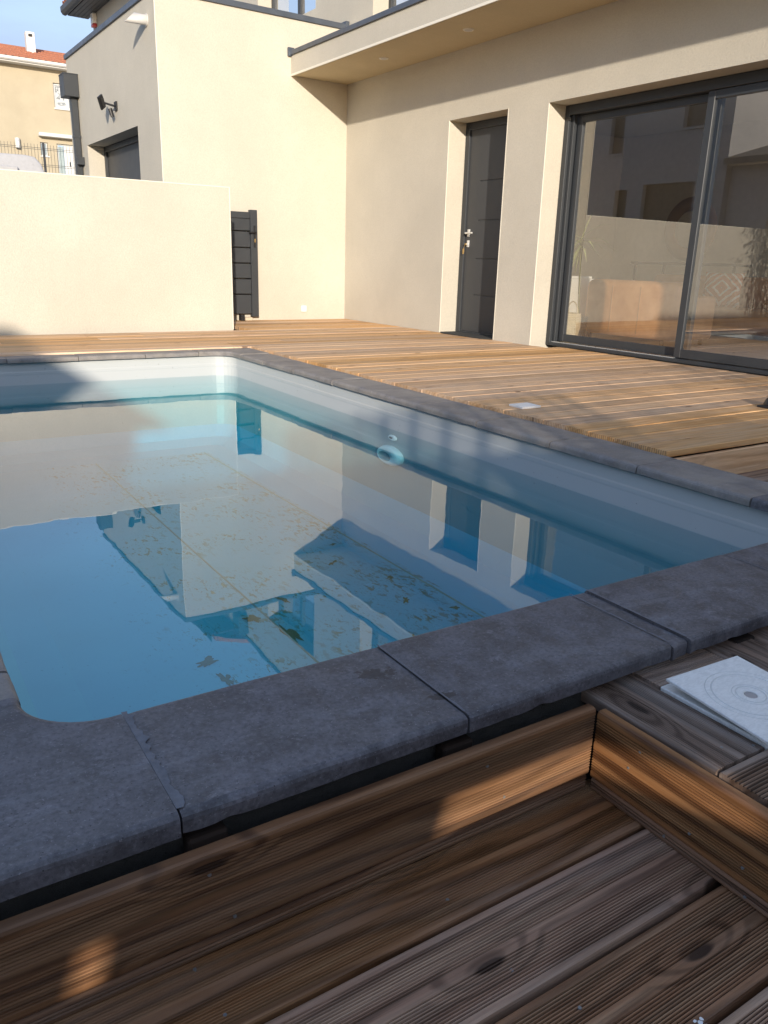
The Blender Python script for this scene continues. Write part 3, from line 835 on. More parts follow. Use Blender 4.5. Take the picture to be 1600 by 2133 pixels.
# canopy
XC = 4.665
ob('canopy', MB().box(XC, XW-.001, .6, YF-.001, 2.75, 2.937), STUCCO, house)
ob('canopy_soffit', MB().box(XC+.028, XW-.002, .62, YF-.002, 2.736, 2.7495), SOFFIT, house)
ob('drip_edge', MB().box(XC-.001, XC+.012, .6, YF-.002, 2.728, 2.7495), BEAD, house)
ob('drip_edge', MB().box(XC+.020, XC+.0275, .62, YF-.002, 2.728, 2.7495), SOFFIT, house)
ob('canopy_capping', MB().bbox(XC-.02, XC+.10, .58, YF-.002, 2.938, 2.985, .003), METAL_TOP, house)
ob('canopy_capping', MB().bbox(XC-.045, XC+.03, YF-.03, YF-.0005, 2.925, 3.015, .002), METAL_TOP, house)
ob('canopy_capping', MB().box(XC+.10, XW-.003, .6, YF-.004, 2.938, 2.95), METAL_TOP, house)
for yy in (1.0, 2.4, 3.7, 5.03, 6.376, 7.758):
    s_ = ob('recessed_spot', MB().tube((5.03, yy, 2.7358), (5.03, yy, 2.729), .052, .048, 24), BEAD, house, base=(5.03, yy, 2.735))
    ob('spot_lens', MB().tube((5.03, yy, 2.7288), (5.03, yy, 2.7275), .036, .034, 20), LAMPW, s_, base=(5.03, yy, 2.728))
# corner beads
def bead(x, y, z0, z1, dx=1, dy=-1):
    ob('corner_bead', MB().box(x-.0022, x+.006, y-.0022, y+.006, z0, z1), BEAD, house)
bead(XG, YF, .0, 3.3)
for (a, z1) in ((7.10, 2.118), (6.201, 2.118), (5.678, 2.101)):
    ob('corner_bead', MB().box(XW-.0022, XW+.006, a-.004 if a != 6.201 else a, a+.004 if a != 6.201 else a+.008, .013, z1), BEAD, house)

# --- service door
door = empty('side_door', (5.63, 6.65, .013), label='narrow dark grey house door with steel lever handle and keys left in the lock', cat='door')
dx = 5.636
fr = MB()
fr.bbox(dx, dx+.07, 7.030, 7.098, .014, 2.116, .003); ob('door_frame', fr, METAL, door)
ob('door_frame', MB().bbox(dx, dx+.07, 6.209, 6.270, .014, 2.116, .003), METAL, door)
ob('door_frame', MB().bbox(dx+.001, dx+.07, 6.271, 7.029, 2.045, 2.115, .003), METAL, door)
ob('threshold', MB().bbox(dx-.01, dx+.09, 6.272, 7.028, .014, .036, .003), METAL, door)
zr = [.42, .79, 1.17, 1.55]
lf = MB(); 
def leaf_panel(y0, y1, z0, z1): lf.box(dx+.018, dx+.06, y0, y1, z0, z1)
# leaf face with four routed grooves that start away from the hinge side
zz = [.038]+[z for q in zr for z in (q-.007, q+.007)]+[2.043]
for i in range(len(zz)-1):
    if i % 2 == 0: leaf_panel(6.272, 7.028, zz[i], zz[i+1])
    else:
        leaf_panel(6.84, 7.028, zz[i], zz[i+1]); lf.box(dx+.026, dx+.06, 6.272, 6.84, zz[i], zz[i+1])
ob('door_leaf', lf, DOOR, door)
hd = ob('handle', MB().tube((dx+.018, 6.975, 1.045), (dx-.03, 6.975, 1.045), .011, .011, 12).tube((dx-.028, 6.98, 1.045), (dx-.034, 6.865, 1.047), .010, .009, 12).bbox(dx+.010, dx+.018, 6.955, 6.995, 1.01, 1.085, .003), STEEL, door)
lk = ob('lock_cylinder', MB().bbox(dx+.009, dx+.018, 6.957, 6.993, .905, .975, .003).tube((dx+.01, 6.975, .935), (dx-.012, 6.975, .935), .009, .009, 12), STEEL, door)
kb = MB().box(dx-.030, dx-.012, 6.973, 6.977, .925, .945).tube((dx-.028, 6.975, .935), (dx-.032, 6.990, .885), .0022, .0022, 6).box(dx-.036, dx-.030, 6.983, 7.001, .835, .888).box(dx-.040, dx-.038, 6.970, 6.984, .850, .892)
ob('key_bunch', kb, BRASS, lk)

# --- sliding window
sw = empty('sliding_window', (5.63, 4.2, .013), label='wide dark grey sliding glass door looking into the living room', cat='sliding door')
wx = 5.622
ob('outer_frame', MB().bbox(wx, wx+.14, 5.622, 5.676, .014, 2.099, .003), METAL, sw)
ob('outer_frame', MB().bbox(wx, wx+.14, 2.752, 2.810, .014, 2.099, .003), METAL, sw)
ob('outer_frame', MB().bbox(wx, wx+.14, 2.811, 5.621, 2.020, 2.098, .003), METAL, sw)
ob('bottom_track', MB().bbox(wx-.012, wx+.14, 2.811, 5.621, .0145, .044, .003), METAL, sw)
ob('track_strip', MB().box(wx+.018, wx+.026, 4.20, 5.620, .0445, .052), SASH, sw)
ob('track_strip', MB().box(wx+.002, wx+.010, 2.83, 4.20, .0445, .048), METAL, sw)
def sash(y0, y1, x, name='sash'):
    s_ = ob(name, MB().bbox(x, x+.045, y1-.062, y1, .053, 2.018, .003).bbox(x, x+.045, y0, y0+.062, .053, 2.018, .003)
            .bbox(x+.001, x+.044, y0+.062, y1-.062, .053, .122, .003).bbox(x+.001, x+.044, y0+.062, y1-.062, 1.958, 2.018, .003), METAL, sw)
    ob('pane', MB().box(x+.018, x+.024, y0+.055, y1-.055, .115, 1.965), GLASS, s_)
    return s_
sash(4.135, 5.585, wx+.075)
sash(2.83, 4.215, wx+.012)
ob('sash_stile', MB().bbox(wx+.03, wx+.07, 5.588, 5.621, .053, 2.018, .002), METAL, sw)
ob('frame_fitting', MB().bbox(wx-.004, wx, 5.60, 5.665, 1.975, 2.0, .001), BLACK, sw)

# --- upper windows
for (y0, y1, z0, z1) in ((9.93, 11.6, 3.7, 4.85), (7.2, 8.6, 3.05, 5.0)):
    wd = empty('upper_window', (5.62, (y0+y1)/2, z0)); wd.parent = house; wd.location = Vector((5.62, (y0+y1)/2, z0))-BASE['house']
    BASE[wd.name] = Vector((5.62, (y0+y1)/2, z0))
    ob('window_frame', MB().bbox(5.62, 5.69, y0+.002, y0+.06, z0+.002, z1-.002).bbox(5.62, 5.69, y1-.06, y1-.002, z0+.002, z1-.002)
       .bbox(5.621, 5.689, y0+.06, y1-.06, z0+.002, z0+.06).bbox(5.621, 5.689, y0+.06, y1-.06, z1-.06, z1-.002).bbox(5.621, 5.689, (y0+y1)/2-.04, (y0+y1)/2+.04, z0+.06, z1-.06), METAL, wd)
    ob('pane', MB().box(5.655, 5.665, y0+.06, y1-.06, z0+.06, z1-.06), GLASS, wd)
# --- downpipes
def downpipe(x, y, ztop, zbot, hw=.20, hh=.28):
    d = ob('downpipe', MB().bbox(x-.095, x-.012, y-.045, y+.045, zbot, ztop-hh, .004), METAL, house, base=(x-.05, y, zbot))
    ob('hopper', MB().bbox(x-.195, x-.004, y-.13, y+.13, ztop-hh, ztop, .005).bbox(x-.200, x-.002, y-.135, y+.135, ztop-.012, ztop+.004, .003), METAL, d, base=(x-.1, y, ztop-hh))
    for z in (zbot+1.2, ztop-hh-.5):
        ob('pipe_bracket', MB().box(x-.10, x, y-.05, y+.05, z, z+.03), METAL, d, base=(x-.05, y, z))
downpipe(XG, 12.50, 3.03, 0.0)
downpipe(XW, 12.60, 5.55, 3.36, hh=.42)
ob('wall_clamp', MB().bbox(XG-.10, XG-.002, 12.36, 12.40, 1.90, 2.0, .003), METAL, house)
# --- left roof with eaves
ez = 5.66
ob('eaves_soffit', MB().box(XW-.44, XW-.001, 12.9, 20.32, ez-.03, ez), METAL, house)
for i in range(5):
    x = XW-.435+i*.087
    ob('soffit_strip', MB().bbox(x, x+.079, 12.92, 20.31, ez-.038, ez-.0305, .002), METAL, house)
pf = [(XW-.64, ez+.11), (XW-.635, ez+.02), (XW-.60, ez-.03), (XW-.55, ez-.045), (XW-.515, ez-.03), (XW-.503, ez+.11), (XW-.515, ez+.11), (XW-.52, ez-.0), (XW-.56, ez-.02), (XW-.60, ez-.0), (XW-.62, ez+.03), (XW-.625, ez+.11)]
pf = [(x+.06, z) for x, z in pf]
ob('gutter', MB().prism(pf, 1, 12.9, 20.34), METAL, house)
rf = ob('pitched_roof', MB().add([(XW-.5, 12.9, ez+.02), (XW-.5, 20.3, ez+.02), (8.5, 20.3, ez+1.2), (8.5, 12.9, ez+1.2), (XW-.5, 12.9, ez+.10), (XW-.5, 20.3, ez+.10), (8.5, 20.3, ez+1.28), (8.5, 12.9, ez+1.28)],
        [(0, 1, 2, 3), (4, 5, 6, 7), (0, 1, 5, 4), (1, 2, 6, 5), (2, 3, 7, 6), (3, 0, 4, 7)]), TERRA, house)
TILE_ME = None
def tile_mesh(wd=.15, ln=.42, h=.07, n=8):
    mb = MB()
    for t in (0, 1):
        pass
    top = []; bot = []
    for e, (x, sc_) in enumerate(((0, 1.0), (ln, .82))):
        for k_ in range(n+1):
            a = math.pi*k_/n
            mb.v.append((x, math.cos(a)*wd*.5*sc_, math.sin(a)*h*sc_)); 
        for k_ in range(n+1):
            a = math.pi*k_/n
            mb.v.append((x, math.cos(a)*(wd*.5-.014)*sc_, math.sin(a)*(h-.014)*sc_))
    m_ = n+1
    for k_ in range(n):
        mb.f += [(k_, k_+1, 2*m_+k_+1, 2*m_+k_), (m_+k_, m_+k_+1, 3*m_+k_+1, 3*m_+k_), (k_, k_+1, m_+k_+1, m_+k_)]; mb.mi += [0, 0, 0]
    me = mesh('roof_tile', mb, TERRA, smooth=True); return me
TILE_ME = tile_mesh()
def tile(parent, loc, rz, pitch, s=1.0):
    o = bpy.data.objects.new('roof_tile', TILE_ME); COL.objects.link(o); o.parent = parent
    o.matrix_local = Matrix.Translation(Vector(loc)-BASE[parent.name]) @ Matrix.Rotation(rz, 4, 'Z') @ Matrix.Rotation(-pitch, 4, 'Y') @ Matrix.Scale(s, 4)
    return o
for i in range(14):
    for j in range(2):
        tile(rf, (XW-.53+j*.36, 20.2-i*.165, ez+.13+j*.125), 0, math.atan(.33), 1.05)

# --- things on the walls
sp = empty('overflow_spout', (XG, 9.40, 3.10), label='pale half-round spout light sticking out near the garage corner', cat='wall fitting')
mb = MB(); n_ = 24
for rr_ in (.050, .045):
    for e in (0, 1):
        for i in range(n_):
            a = 2*math.pi*i/n_; ln = .12+.10*(1-math.sin(a))*.5
            mb.v.append((XG-.012-e*ln, 9.40+rr_*math.cos(a), 3.09+rr_*math.sin(a)))
for i in range(n_):
    j = (i+1) % n_
    mb.f += [(i, j, n_+j, n_+i), (2*n_+i, 2*n_+j, 3*n_+j, 3*n_+i), (n_+i, n_+j, 3*n_+j, 3*n_+i)]; mb.mi += [0, 0, 0]
ob('spout_tube', mb, LAMPW, sp, smooth=True)
ob('spout_flange', MB().tube((XG-.001, 9.40, 3.09), (XG-.012, 9.40, 3.09), .062, .060, 20), LAMPW, sp)
fl = empty('wall_floodlight', (XG, 10.62, 2.42), label='small black floodlight on a bracket above the garage door', cat='floodlight')
hp = Matrix.Translation((XG-.15, 10.78, 2.47)) @ Matrix.Rotation(R(20), 4, 'X') @ Matrix.Rotation(R(-20), 4, 'Y') @ Matrix.Rotation(R(-38), 4, 'Z') @ Matrix.Scale(.66, 4)
def xf(mb, M_): mb.v = [tuple(M_ @ Vector(v)) for v in mb.v]; return mb
ob('lamp_head', xf(MB().bbox(-.02, .02, -.085, .085, -.11, .11, .006).bbox(.02, .035, -.06, .06, -.08, .08, .004), hp), BLACK, fl)
ob('lamp_glass', xf(MB().box(-.0235, -.0205, -.055, .055, -.075, .075), hp), LAMPW, fl)
ob('bracket', MB().tube((XG-.13, 10.74, 2.46), (XG-.02, 10.69, 2.43), .012, .012, 8).bbox(XG-.022, XG-.001, 10.64, 10.72, 2.38, 2.48, .004).tube((XG-.07, 10.72, 2.40), (XG-.05, 10.71, 2.31), .024, .020, 10), BLACK, fl)
sr = empty('alarm_siren', (XW, 19.72, 5.36), label='white alarm siren box with a red base tucked under the tiled eaves', cat='alarm siren')
ob('siren_case', MB().bbox(XW-.09, XW-.002, 19.66, 19.84, 5.42, 5.62, .01), WHITE, sr)
ob('siren_lens', MB().bbox(XW-.088, XW-.004, 19.665, 19.835, 5.36, 5.418, .006), RED, sr)
st_ = empty('wall_socket', (4.81, YF, .14), label='small white square outdoor socket cover low on the end wall', cat='socket')
ob('socket_cover', MB().bbox(4.783, 4.853, YF-.022, YF-.001, .105, .180, .005), WHITE, st_)
ob('socket_latch', MB().bbox(4.806, 4.83, YF-.026, YF-.0225, .107, .114, .001), WHITE, st_)

# --- garage door
gd = empty('garage_door', (XG+.25, 11.04, 0)); gd.parent = house; gd.location = Vector((XG+.25, 11.04, 0))-BASE['house']; BASE[gd.name] = Vector((XG+.25, 11.04, 0))
for i in range(4):
    ob('door_panel', MB().bbox(XG+.245, XG+.28, 9.914, 12.169, .02+.52*i, .02+.52*i+.514, .004), DOOR, gd)
ob('door_guide', MB().bbox(XG+.215, XG+.244, 12.10, 12.169, .02, 2.13, .003), METAL, gd)
ob('door_guide', MB().bbox(XG+.215, XG+.244, 9.914, 12.099, 2.06, 2.13, .003), METAL, gd)

# --- gate
gate = empty('garden_gate', (3.8, YF-.05, .05), label='dark grey slatted side gate folded back against the end wall', cat='gate')
gy0, gy1 = YF-.085, YF-.035
ob('stile', MB().bbox(4.083, 4.170, gy0-.006, gy1+.006, .058, 1.262, .004), METAL, gate)
ob('stile', MB().bbox(3.30, 3.36, gy0-.002, gy1, .085, 1.235, .004), METAL, gate)
ob('top_rail', MB().bbox(3.361, 4.082, gy0, gy1, 1.165, 1.235, .003), METAL, gate)
zs_ = [(.095, .312), (.325, .490), (.503, .664), (.677, .838), (.851, 1.02), (1.033, 1.163)]
for a, b in zs_: ob('slat', MB().bbox(3.361, 4.082, gy0+.008, gy1-.004, a, b, .003), METAL, gate)
ob('handle', MB().bbox(4.118, 4.142, gy0-.016, gy0-.007, .85, 1.09, .004).tube((4.13, gy0-.012, 1.015), (4.13, gy0-.045, 1.015), .009, .009, 10).tube((4.135, gy0-.044, 1.015), (4.045, gy0-.047, 1.012), .009, .008, 10), BLACK, gate)
ob('keyhole', MB().bbox(4.124, 4.137, gy0-.020, gy0-.0165, .905, .945, .002), BRASS, gate)
ob('hinge_bolt', MB().bbox(3.93, 3.98, gy0-.02, gy1, .016, .084, .003), BLACK, gate)
gb = ob('wood_block', MB().bbox(3.99, 4.08, YF-.10, YF-.012, .0155, .052, .003), plain('pale_offcut', (.55, .45, .33), .8), base=(4.03, YF-.05, .015), label='pale timber offcut lying under the open garden gate', cat='wood block')

# --- courtyard wall
cw = empty('courtyard_wall', (-1, 8.08, 0), label='low cream stucco courtyard wall behind the pool', cat='wall')
ob('wall_body', MB().box(-6, 3.384, 7.983, 8.183, -.39, 1.398), STUCCO, cw)
ob('corner_bead', MB().box(3.378, 3.3862, 7.9808, 7.989, .013, 1.4), BEAD, cw)
ob('corner_bead', MB().box(-6, 3.377, 7.9808, 7.989, 1.392, 1.4002), BEAD, cw)

# ================================================================== small things on the terrace
t = empty('white_tile', (2.975, 3.125, ZT), pool=True, label='small white square tile lying flat on the sunlit terrace by the coping', cat='tile')
ob('tile_body', MB().bbox(2.865, 2.995, 3.115, 3.225, ZT+.001, ZT+.013, .002), WHITE, t)
sl = empty('spike_light', (4.29, 2.50, ZT), pool=True, label='small black lamp foot standing on the terrace at the right picture edge', cat='lamp')
mb = MB().bbox(4.180, 4.315, 2.50, 2.63, ZT+.001, ZT+.012, .003)
ob('foot_plate', mb, BLACK, sl)
mb = MB(); prev = None; n_ = 20
for r_, z in ((.060, .012), (.060, .022), (.052, .045), (.034, .064), (.012, .072)):
    o = len(mb.v); mb.v += [(4.250+r_*math.cos(2*math.pi*i/n_), 2.565+r_*math.sin(2*math.pi*i/n_), ZT+z) for i in range(n_)]
    if prev is not None:
        for i in range(n_): mb.f.append((prev+i, prev+(i+1) % n_, o+(i+1) % n_, o+i)); mb.mi.append(0)
    prev = o
mb.f.append(tuple(range(prev, prev+n_))); mb.mi.append(0)
ob('lamp_dome', mb, BLACK, sl, smooth=True)
dm = MB()
nn = 24; pts = [(5.345, 6.32), (5.345, 6.98), (5.40, 7.06), (5.60, 7.06), (5.60, 6.24), (5.40, 6.24)]
dm.add([(x, y, .0150) for x, y in pts]+[(x, y, .0235) for x, y in pts], [tuple(range(6))[::-1], tuple(range(6, 12))]+[(i, (i+1) % 6, 6+(i+1) % 6, 6+i) for i in range(6)])
ob('doormat', dm, RUBBER, base=(5.47, 6.65, .015), label='thin dark rubber doormat in front of the narrow door', cat='doormat')

# skimmer lid
def P2(x, y, z): return (x, y, z)
box_ = empty('skimmer_box', (1.33, .76, ZS), pool=True, label='white skimmer frame set into the boards under its lid', cat='skimmer')
fx0, fx1, fy0, fy1 = 1.2375, 1.458, .649, .882
fr = MB()
fr.bbox(fx0, fx0+.030, fy0, fy1, ZS-.03, ZS+.004, .002).bbox(fx1-.030, fx1, fy0, fy1, ZS-.03, ZS+.004, .002).bbox(fx0+.030, fx1-.030, fy0, fy0+.028, ZS-.03, ZS+.003, .002).bbox(fx0+.030, fx1-.030, fy1-.028, fy1, ZS-.03, ZS+.003, .002)
ob('frame', fr, LID, box_)
ob('inner_plate', MB().box(fx0+.030, fx1-.030, fy0+.028, fy1-.028, ZS-.03, ZS-.004), LID, box_)
mb = MB(); n_ = 40; cx, cy, r0_, r1_ = 1.342, .762, .088, .0905
mb.v = [(cx+r_*math.cos(2*math.pi*i/n_), cy+r_*math.sin(2*math.pi*i/n_), ZS-.0035) for r_ in (r0_, r1_) for i in range(n_)]
mb.f = [(i, (i+1) % n_, n_+(i+1) % n_, n_+i) for i in range(n_)]; mb.mi = [0]*n_
ob('hatch_joint', mb, BLACK, box_)
lid = empty('access_cover', (1.32, .75, ZS+.02), pool=True, label='square marbled white skimmer lid lying askew over its frame', cat='cover')
LMx = Matrix.Translation((1.329, .748, -.0285)) @ Matrix.Rotation(R(-4.3), 4, 'Z') @ Matrix.Rotation(R(1.5), 4, 'X') @ Matrix.Rotation(R(-1.5), 4, 'Y')
mb = MB(); n_ = 40; hw, hh, rr, th_ = .102, .115, .0125, .0055
sq = []
for i in range(n_):
    a = 2*math.pi*i/n_+1e-4; c_, s_ = math.cos(a), math.sin(a); m_ = max(abs(c_)/hw, abs(s_)/hh); sq.append((c_/m_, s_/m_))
# snap nearest to corners
for cxn in (hw, -hw):
    for cyn in (hh, -hh):
        k_ = min(range(n_), key=lambda i: (sq[i][0]-cxn)**2+(sq[i][1]-cyn)**2); sq[k_] = (cxn, cyn)
rings = [[(rr*math.cos(2*math.pi*i/n_), rr*math.sin(2*math.pi*i/n_), z) for i in range(n_)] for z in (-.004, -.001)]
for r_, z in ((.0155, 0), (.026, 0), (.0275, -.0012), (.029, 0), (.0335, 0), (.0345, -.0008), (.0355, 0), (.070, 0), (.0715, -.0012), (.073, 0), (.082, 0), (.083, -.0008), (.084, 0)):
    rings.append([(r_*math.cos(2*math.pi*i/n_), r_*math.sin(2*math.pi*i/n_), z) for i in range(n_)])
rings.append([(x*.985, y*.985, 0) for x, y in sq]); rings.append([(x, y, -.0014) for x, y in sq]); rings.append([(x, y, -th_) for x, y in sq])
for rg in rings: mb.v += rg
for q in range(len(rings)-1):
    for i in range(n_): mb.f.append((q*n_+i, q*n_+(i+1) % n_, (q+1)*n_+(i+1) % n_, (q+1)*n_+i)); mb.mi.append(1 if q in (3, 4, 6, 7, 9, 10, 12, 13) else 0)
mb.f.append(tuple(range((len(rings)-1)*n_, len(rings)*n_))); mb.mi.append(0)
ob('lid_plate', xf(mb, LMx), [LID, plain('lid_groove_shade', (.66, .66, .63), .6)], lid)  # ring grooves coloured darker to stand for shade in the shallow moulding
ob('centre_hole', xf(MB().tube((0, 0, -.0038), (0, 0, -.0030), .0122, .0122, 24), LMx), plain('hole_shadow', (.40, .36, .34), .6), lid)

# ================================================================== INTERIOR seen through the glass
ob('room_floor', MB().box(5.765, 10.2, -2.19, 9.0, -.08, .020), INT_FLOOR, house)
ob('room_wall', MB().box(10.2, 10.3, 4.1, 9.1, -.05, 2.6), INT_WALL, house)  # stops short out of view, a gap added to brighten the room
ob('room_wall', MB().box(5.73, 10.2, 9.0, 9.1, -.05, 2.6), INT_WALL, house)
ob('room_ceiling', MB().box(5.73, 10.3, -2.19, 9.1, 2.601, 2.7), INT_WALL, house)
ob('room_panel', MB().box(10.12, 10.195, 4.2, 5.9, .03, 2.5), INT_DARK, house)
# sofas
def rounded(mb, x0, x1, y0, y1, z0, z1, r=.07): return mb.bbox(x0, x1, y0, y1, z0, z1, r)
def bevel_mod(o, wdt=.05, seg=4):
    m_ = o.modifiers.new('bevel', 'BEVEL'); m_.width = wdt; m_.segments = seg; m_.limit_method = 'NONE'
    for p in o.data.polygons: p.use_smooth = True
sf = empty('armchair', (6.9, 5.5, .02), label='tan leather armchair seen from behind just inside the glass door', cat='armchair')
o = ob('backrest', MB().box(6.50, 6.82, 4.98, 6.06, .08, .625), LEATHER, sf); bevel_mod(o, .075)
o = ob('seat', MB().box(6.825, 7.22, 5.10, 5.94, .08, .38), LEATHER, sf); bevel_mod(o, .05)
for y0 in (4.985, 5.95):
    o = ob('armrest', MB().box(6.825, 7.24, y0, y0+.11, .08, .50), LEATHER, sf); bevel_mod(o, .04)
for y in (5.33, 5.68):
    ob('seam', MB().box(6.4965, 6.5005, y-.003, y+.003, .12, .57), plain('stitching', (.50, .30, .16), .6), sf)
for x in (6.56, 7.16):
    for y in (5.06, 5.98): ob('leg', MB().tube((x, y, .021), (x, y, .08), .02, .025, 10), BLACK, sf)
s2 = empty('sofa', (8.6, 5.6, .02), label='long brown leather sofa with a printed cushion on it', cat='sofa')
o = ob('backrest', MB().box(8.72, 9.0, 4.1, 7.0, .10, .68), LEATHER, s2); bevel_mod(o, .07)
for y0, y1 in ((4.35, 5.55), (5.555, 6.75)):
    o = ob('seat_cushion', MB().box(7.95, 8.715, y0, y1, .10, .345), LEATHER, s2); bevel_mod(o, .05)
for y0 in (4.1, 6.755):
    o = ob('armrest', MB().box(7.95, 8.715, y0, y0+.24, .10, .58), LEATHER, s2); bevel_mod(o, .06)
for x in (8.02, 8.92):
    for y in (4.2, 6.9): ob('leg', MB().tube((x, y, .021), (x, y, .10), .02, .025, 10), BLACK, s2)
# cushion (pillow shape)
pl = MB(); m_ = 14; c0 = Vector((0, 0, 0)); Mx = Matrix.Translation((8.36, 5.72, .535)) @ Matrix.Rotation(R(25), 4, 'Z') @ Matrix.Rotation(R(18), 4, 'Y')
for side in (-1, 1):
    o = len(pl.v)
    for i in range(m_+1):
        for j in range(m_+1):
            u = -1+2*i/m_; v = -1+2*j/m_
            th2 = .085*((1-u*u)*(1-v*v))**.45
            e = 1-.06*(1-abs(u))*0-.07*(abs(v)**2*(1-u*u)+abs(u)**2*(1-v*v))*.0
            sx_ = u*(1-.06*(1-v*v)); sy_ = v*(1-.06*(1-u*u))
            pl.v.append((side*th2, sx_*.21, sy_*.20))
    for i in range(m_):
        for j in range(m_):
            a = o+i*(m_+1)+j; pl.f.append((a, a+1, a+m_+2, a+m_+1)); pl.mi.append(0)
me_ = mesh('cushion', pl, CUSH, weld=True, smooth=True)
cs = bpy.data.objects.new('cushion', me_); COL.objects.link(cs); cs.matrix_world = Mx
tag(cs, 'white cushion with orange concentric diamonds on the brown sofa', 'cushion')
# console table, ring ornament
ct = empty('console_table', (9.9, 7.2, .02), label='dark metal framed console table against the far living room wall', cat='console table')
for y in (6.5, 7.05, 7.6, 8.1): ob('leg', MB().box(9.70, 9.725, y, y+.025, .021, .80), BLACK, ct)
ob('table_top', MB().bbox(9.66, 10.0, 6.45, 8.17, .801, .83, .003), BLACK, ct)
ob('lower_shelf', MB().bbox(9.68, 9.98, 6.53, 8.09, .40, .42, .003), BLACK, ct)
ro = MB(); n1, n2 = 32, 10; prev = None
for i in range(n1):
    a = 2*math.pi*i/n1
    for j in range(n2):
        b = 2*math.pi*j/n2; rr_ = .33+.09*math.cos(b); ro.v.append((9.82+.05*math.sin(b), 7.35+rr_*math.cos(a), 1.27+rr_*math.sin(a)))
for i in range(n1):
    for j in range(n2): ro.f.append((i*n2+j, i*n2+(j+1) % n2, ((i+1) % n1)*n2+(j+1) % n2, ((i+1) % n1)*n2+j)); ro.mi.append(0)
ob('ring_ornament', ro, MAT_BROWN, base=(9.82, 7.35, .83), smooth=True, label='large brown ring ornament standing on the console table', cat='ornament')
# basket
bk = empty('basket', (6.02, 5.86, .02), label='tall woven basket with rope handles behind the left edge of the glass', cat='basket')
prof_ = []
mb = MB(); prev = None; n_ = 22
zs2 = [.022+.0085*i for i in range(34)]
for i, z in enumerate(zs2):
    f = i/33; r_ = .100+.030*math.sin(f*2.2)+(.0045 if i % 2 else 0)
    o = len(mb.v); mb.v += [(5.99+r_*math.cos(2*math.pi*q/n_), 5.77+r_*math.sin(2*math.pi*q/n_), z) for q in range(n_)]
    if prev is not None:
        for q in range(n_): mb.f.append((prev+q, prev+(q+1) % n_, o+(q+1) % n_, o+q)); mb.mi.append(0)
    prev = o
mb.f.append(tuple(range(n_))[::-1]); mb.mi.append(0)
ob('basket_body', mb, BASKET, bk)
for dx_ in (-.06, .06):
    hb = MB(); last = None
    for i in range(9):
        a = math.pi*i/8; p = Vector((5.99+dx_, 5.77+.07*math.cos(a), .30+.11*math.sin(a)))
        if last is not None: hb.tube(last, p, .006, .006, 6, caps=False)
        last = p
    ob('rope_handle', hb, BASKET, bk)
# spiky house plant
hpn = empty('house_plant', (6.02, 5.62, .02), label='spiky pale green house plant at the left edge of the glass door', cat='plant')
ob('pot', MB().tube((6.30, 5.92, .021), (6.30, 5.92, .25), .08, .10, 18), BLACK, hpn)
ob('stem', MB().tube((6.30, 5.92, .25), (6.08, 5.78, 1.00), .010, .008, 8), CANE, hpn)
for i in range(20):
    a = 2*math.pi*random.random(); el = random.uniform(-.9, 1.2); ln = random.uniform(.24, .42)
    b = Vector((6.08, 5.78, random.uniform(.92, 1.02))); d = Vector((math.cos(a)*math.cos(el), math.sin(a)*math.cos(el), math.sin(el)))
    s_ = d.cross(Vector((0, 0, 1)))  .normalized()*.010; mid = b+d*ln*.55; tip = b+d*ln+Vector((0, 0, -.10*math.cos(el)))
    ob('leaf', MB().add([b-s_*.5, b+s_*.5, mid+s_, mid-s_, tip, b+Vector((0, 0, -.002)), mid+Vector((0, 0, -.003))], [(0, 1, 2, 3), (3, 2, 4), (0, 5, 6, 3), (1, 2, 6, 5), (3, 6, 4), (2, 4, 6)]), LEAFP, hpn)
shf = empty('shelf_unit', (6.4, 6.6, .02), label='pale open shelf unit behind the basket', cat='shelf')
for z in (.02, .33, .62): ob('shelf_board', MB().bbox(6.35, 6.75, 6.20, 6.55, z+.001, z+.025, .002), WHITE, shf)
for y in (6.175, 6.552): ob('side_panel', MB().bbox(6.35, 6.75, y, y+.022, .021, .62, .002), WHITE, shf)

# ================================================================== BACKGROUND houses
def S(v, k): return v*k
fh = empty('far_house', (8, 44, 3.6), label='distant ochre house with an orange tiled roof and white door', cat='house')
wall = ob('facade', wallgrid((-4, 16), (3.4, 8.95), 44, 44.3, [(9.84, 11.05, 7.30, 8.38), (9.02, 9.36, 5.13, 5.72), (9.77, 10.95, 3.6, 5.72)], 1), STUCCO_FAR, fh, weld=True)
ob('side_wall', MB().box(15.7, 16, 44.301, 54, 3.4, 8.95), STUCCO_FAR, fh)
ob('side_wall', MB().box(-4, -3.7, 44.301, 54, 3.4, 8.95), STUCCO_FAR, fh)
ob('eaves_board', MB().box(-4.4, 16.4, 43.45, 44.6, 8.93, 9.0), PVC, fh)
ob('gutter', MB().prism([(43.30, 9.13), (43.31, 9.03), (43.37, 8.98), (43.44, 8.98), (43.449, 9.13)], 0, -4.4, 16.4), PVC, fh)
rf2 = ob('roof', MB().add([(-4.4, 43.4, 9.05), (16.4, 43.4, 9.05), (16.4, 48.5, 10.45), (-4.4, 48.5, 10.45), (16.4, 53.6, 9.05), (-4.4, 53.6, 9.05)], [(0, 1, 2, 3), (3, 2, 4, 5), (0, 3, 5), (1, 2, 4)]), TERRA, fh)
pit = math.atan(1.4/5.1)
for i in range(32):
    for j in range(9):
        if len([1]) and i*9+j < 290:
            tile(rf2, (3.2+i*.285, 43.33+j*.60, 9.06+j*.165), R(90), pit, 1.75)
ob('ridge', MB().tube((-4.4, 48.5, 10.47), (16.4, 48.5, 10.47), .16, .16, 10), TERRA, fh)
ch = empty('chimney', (9.6, 47, 10)); ch.parent = fh; ch.location = Vector((9.6, 47, 10))-BASE['far_house']; BASE[ch.name] = Vector((9.6, 47, 10))
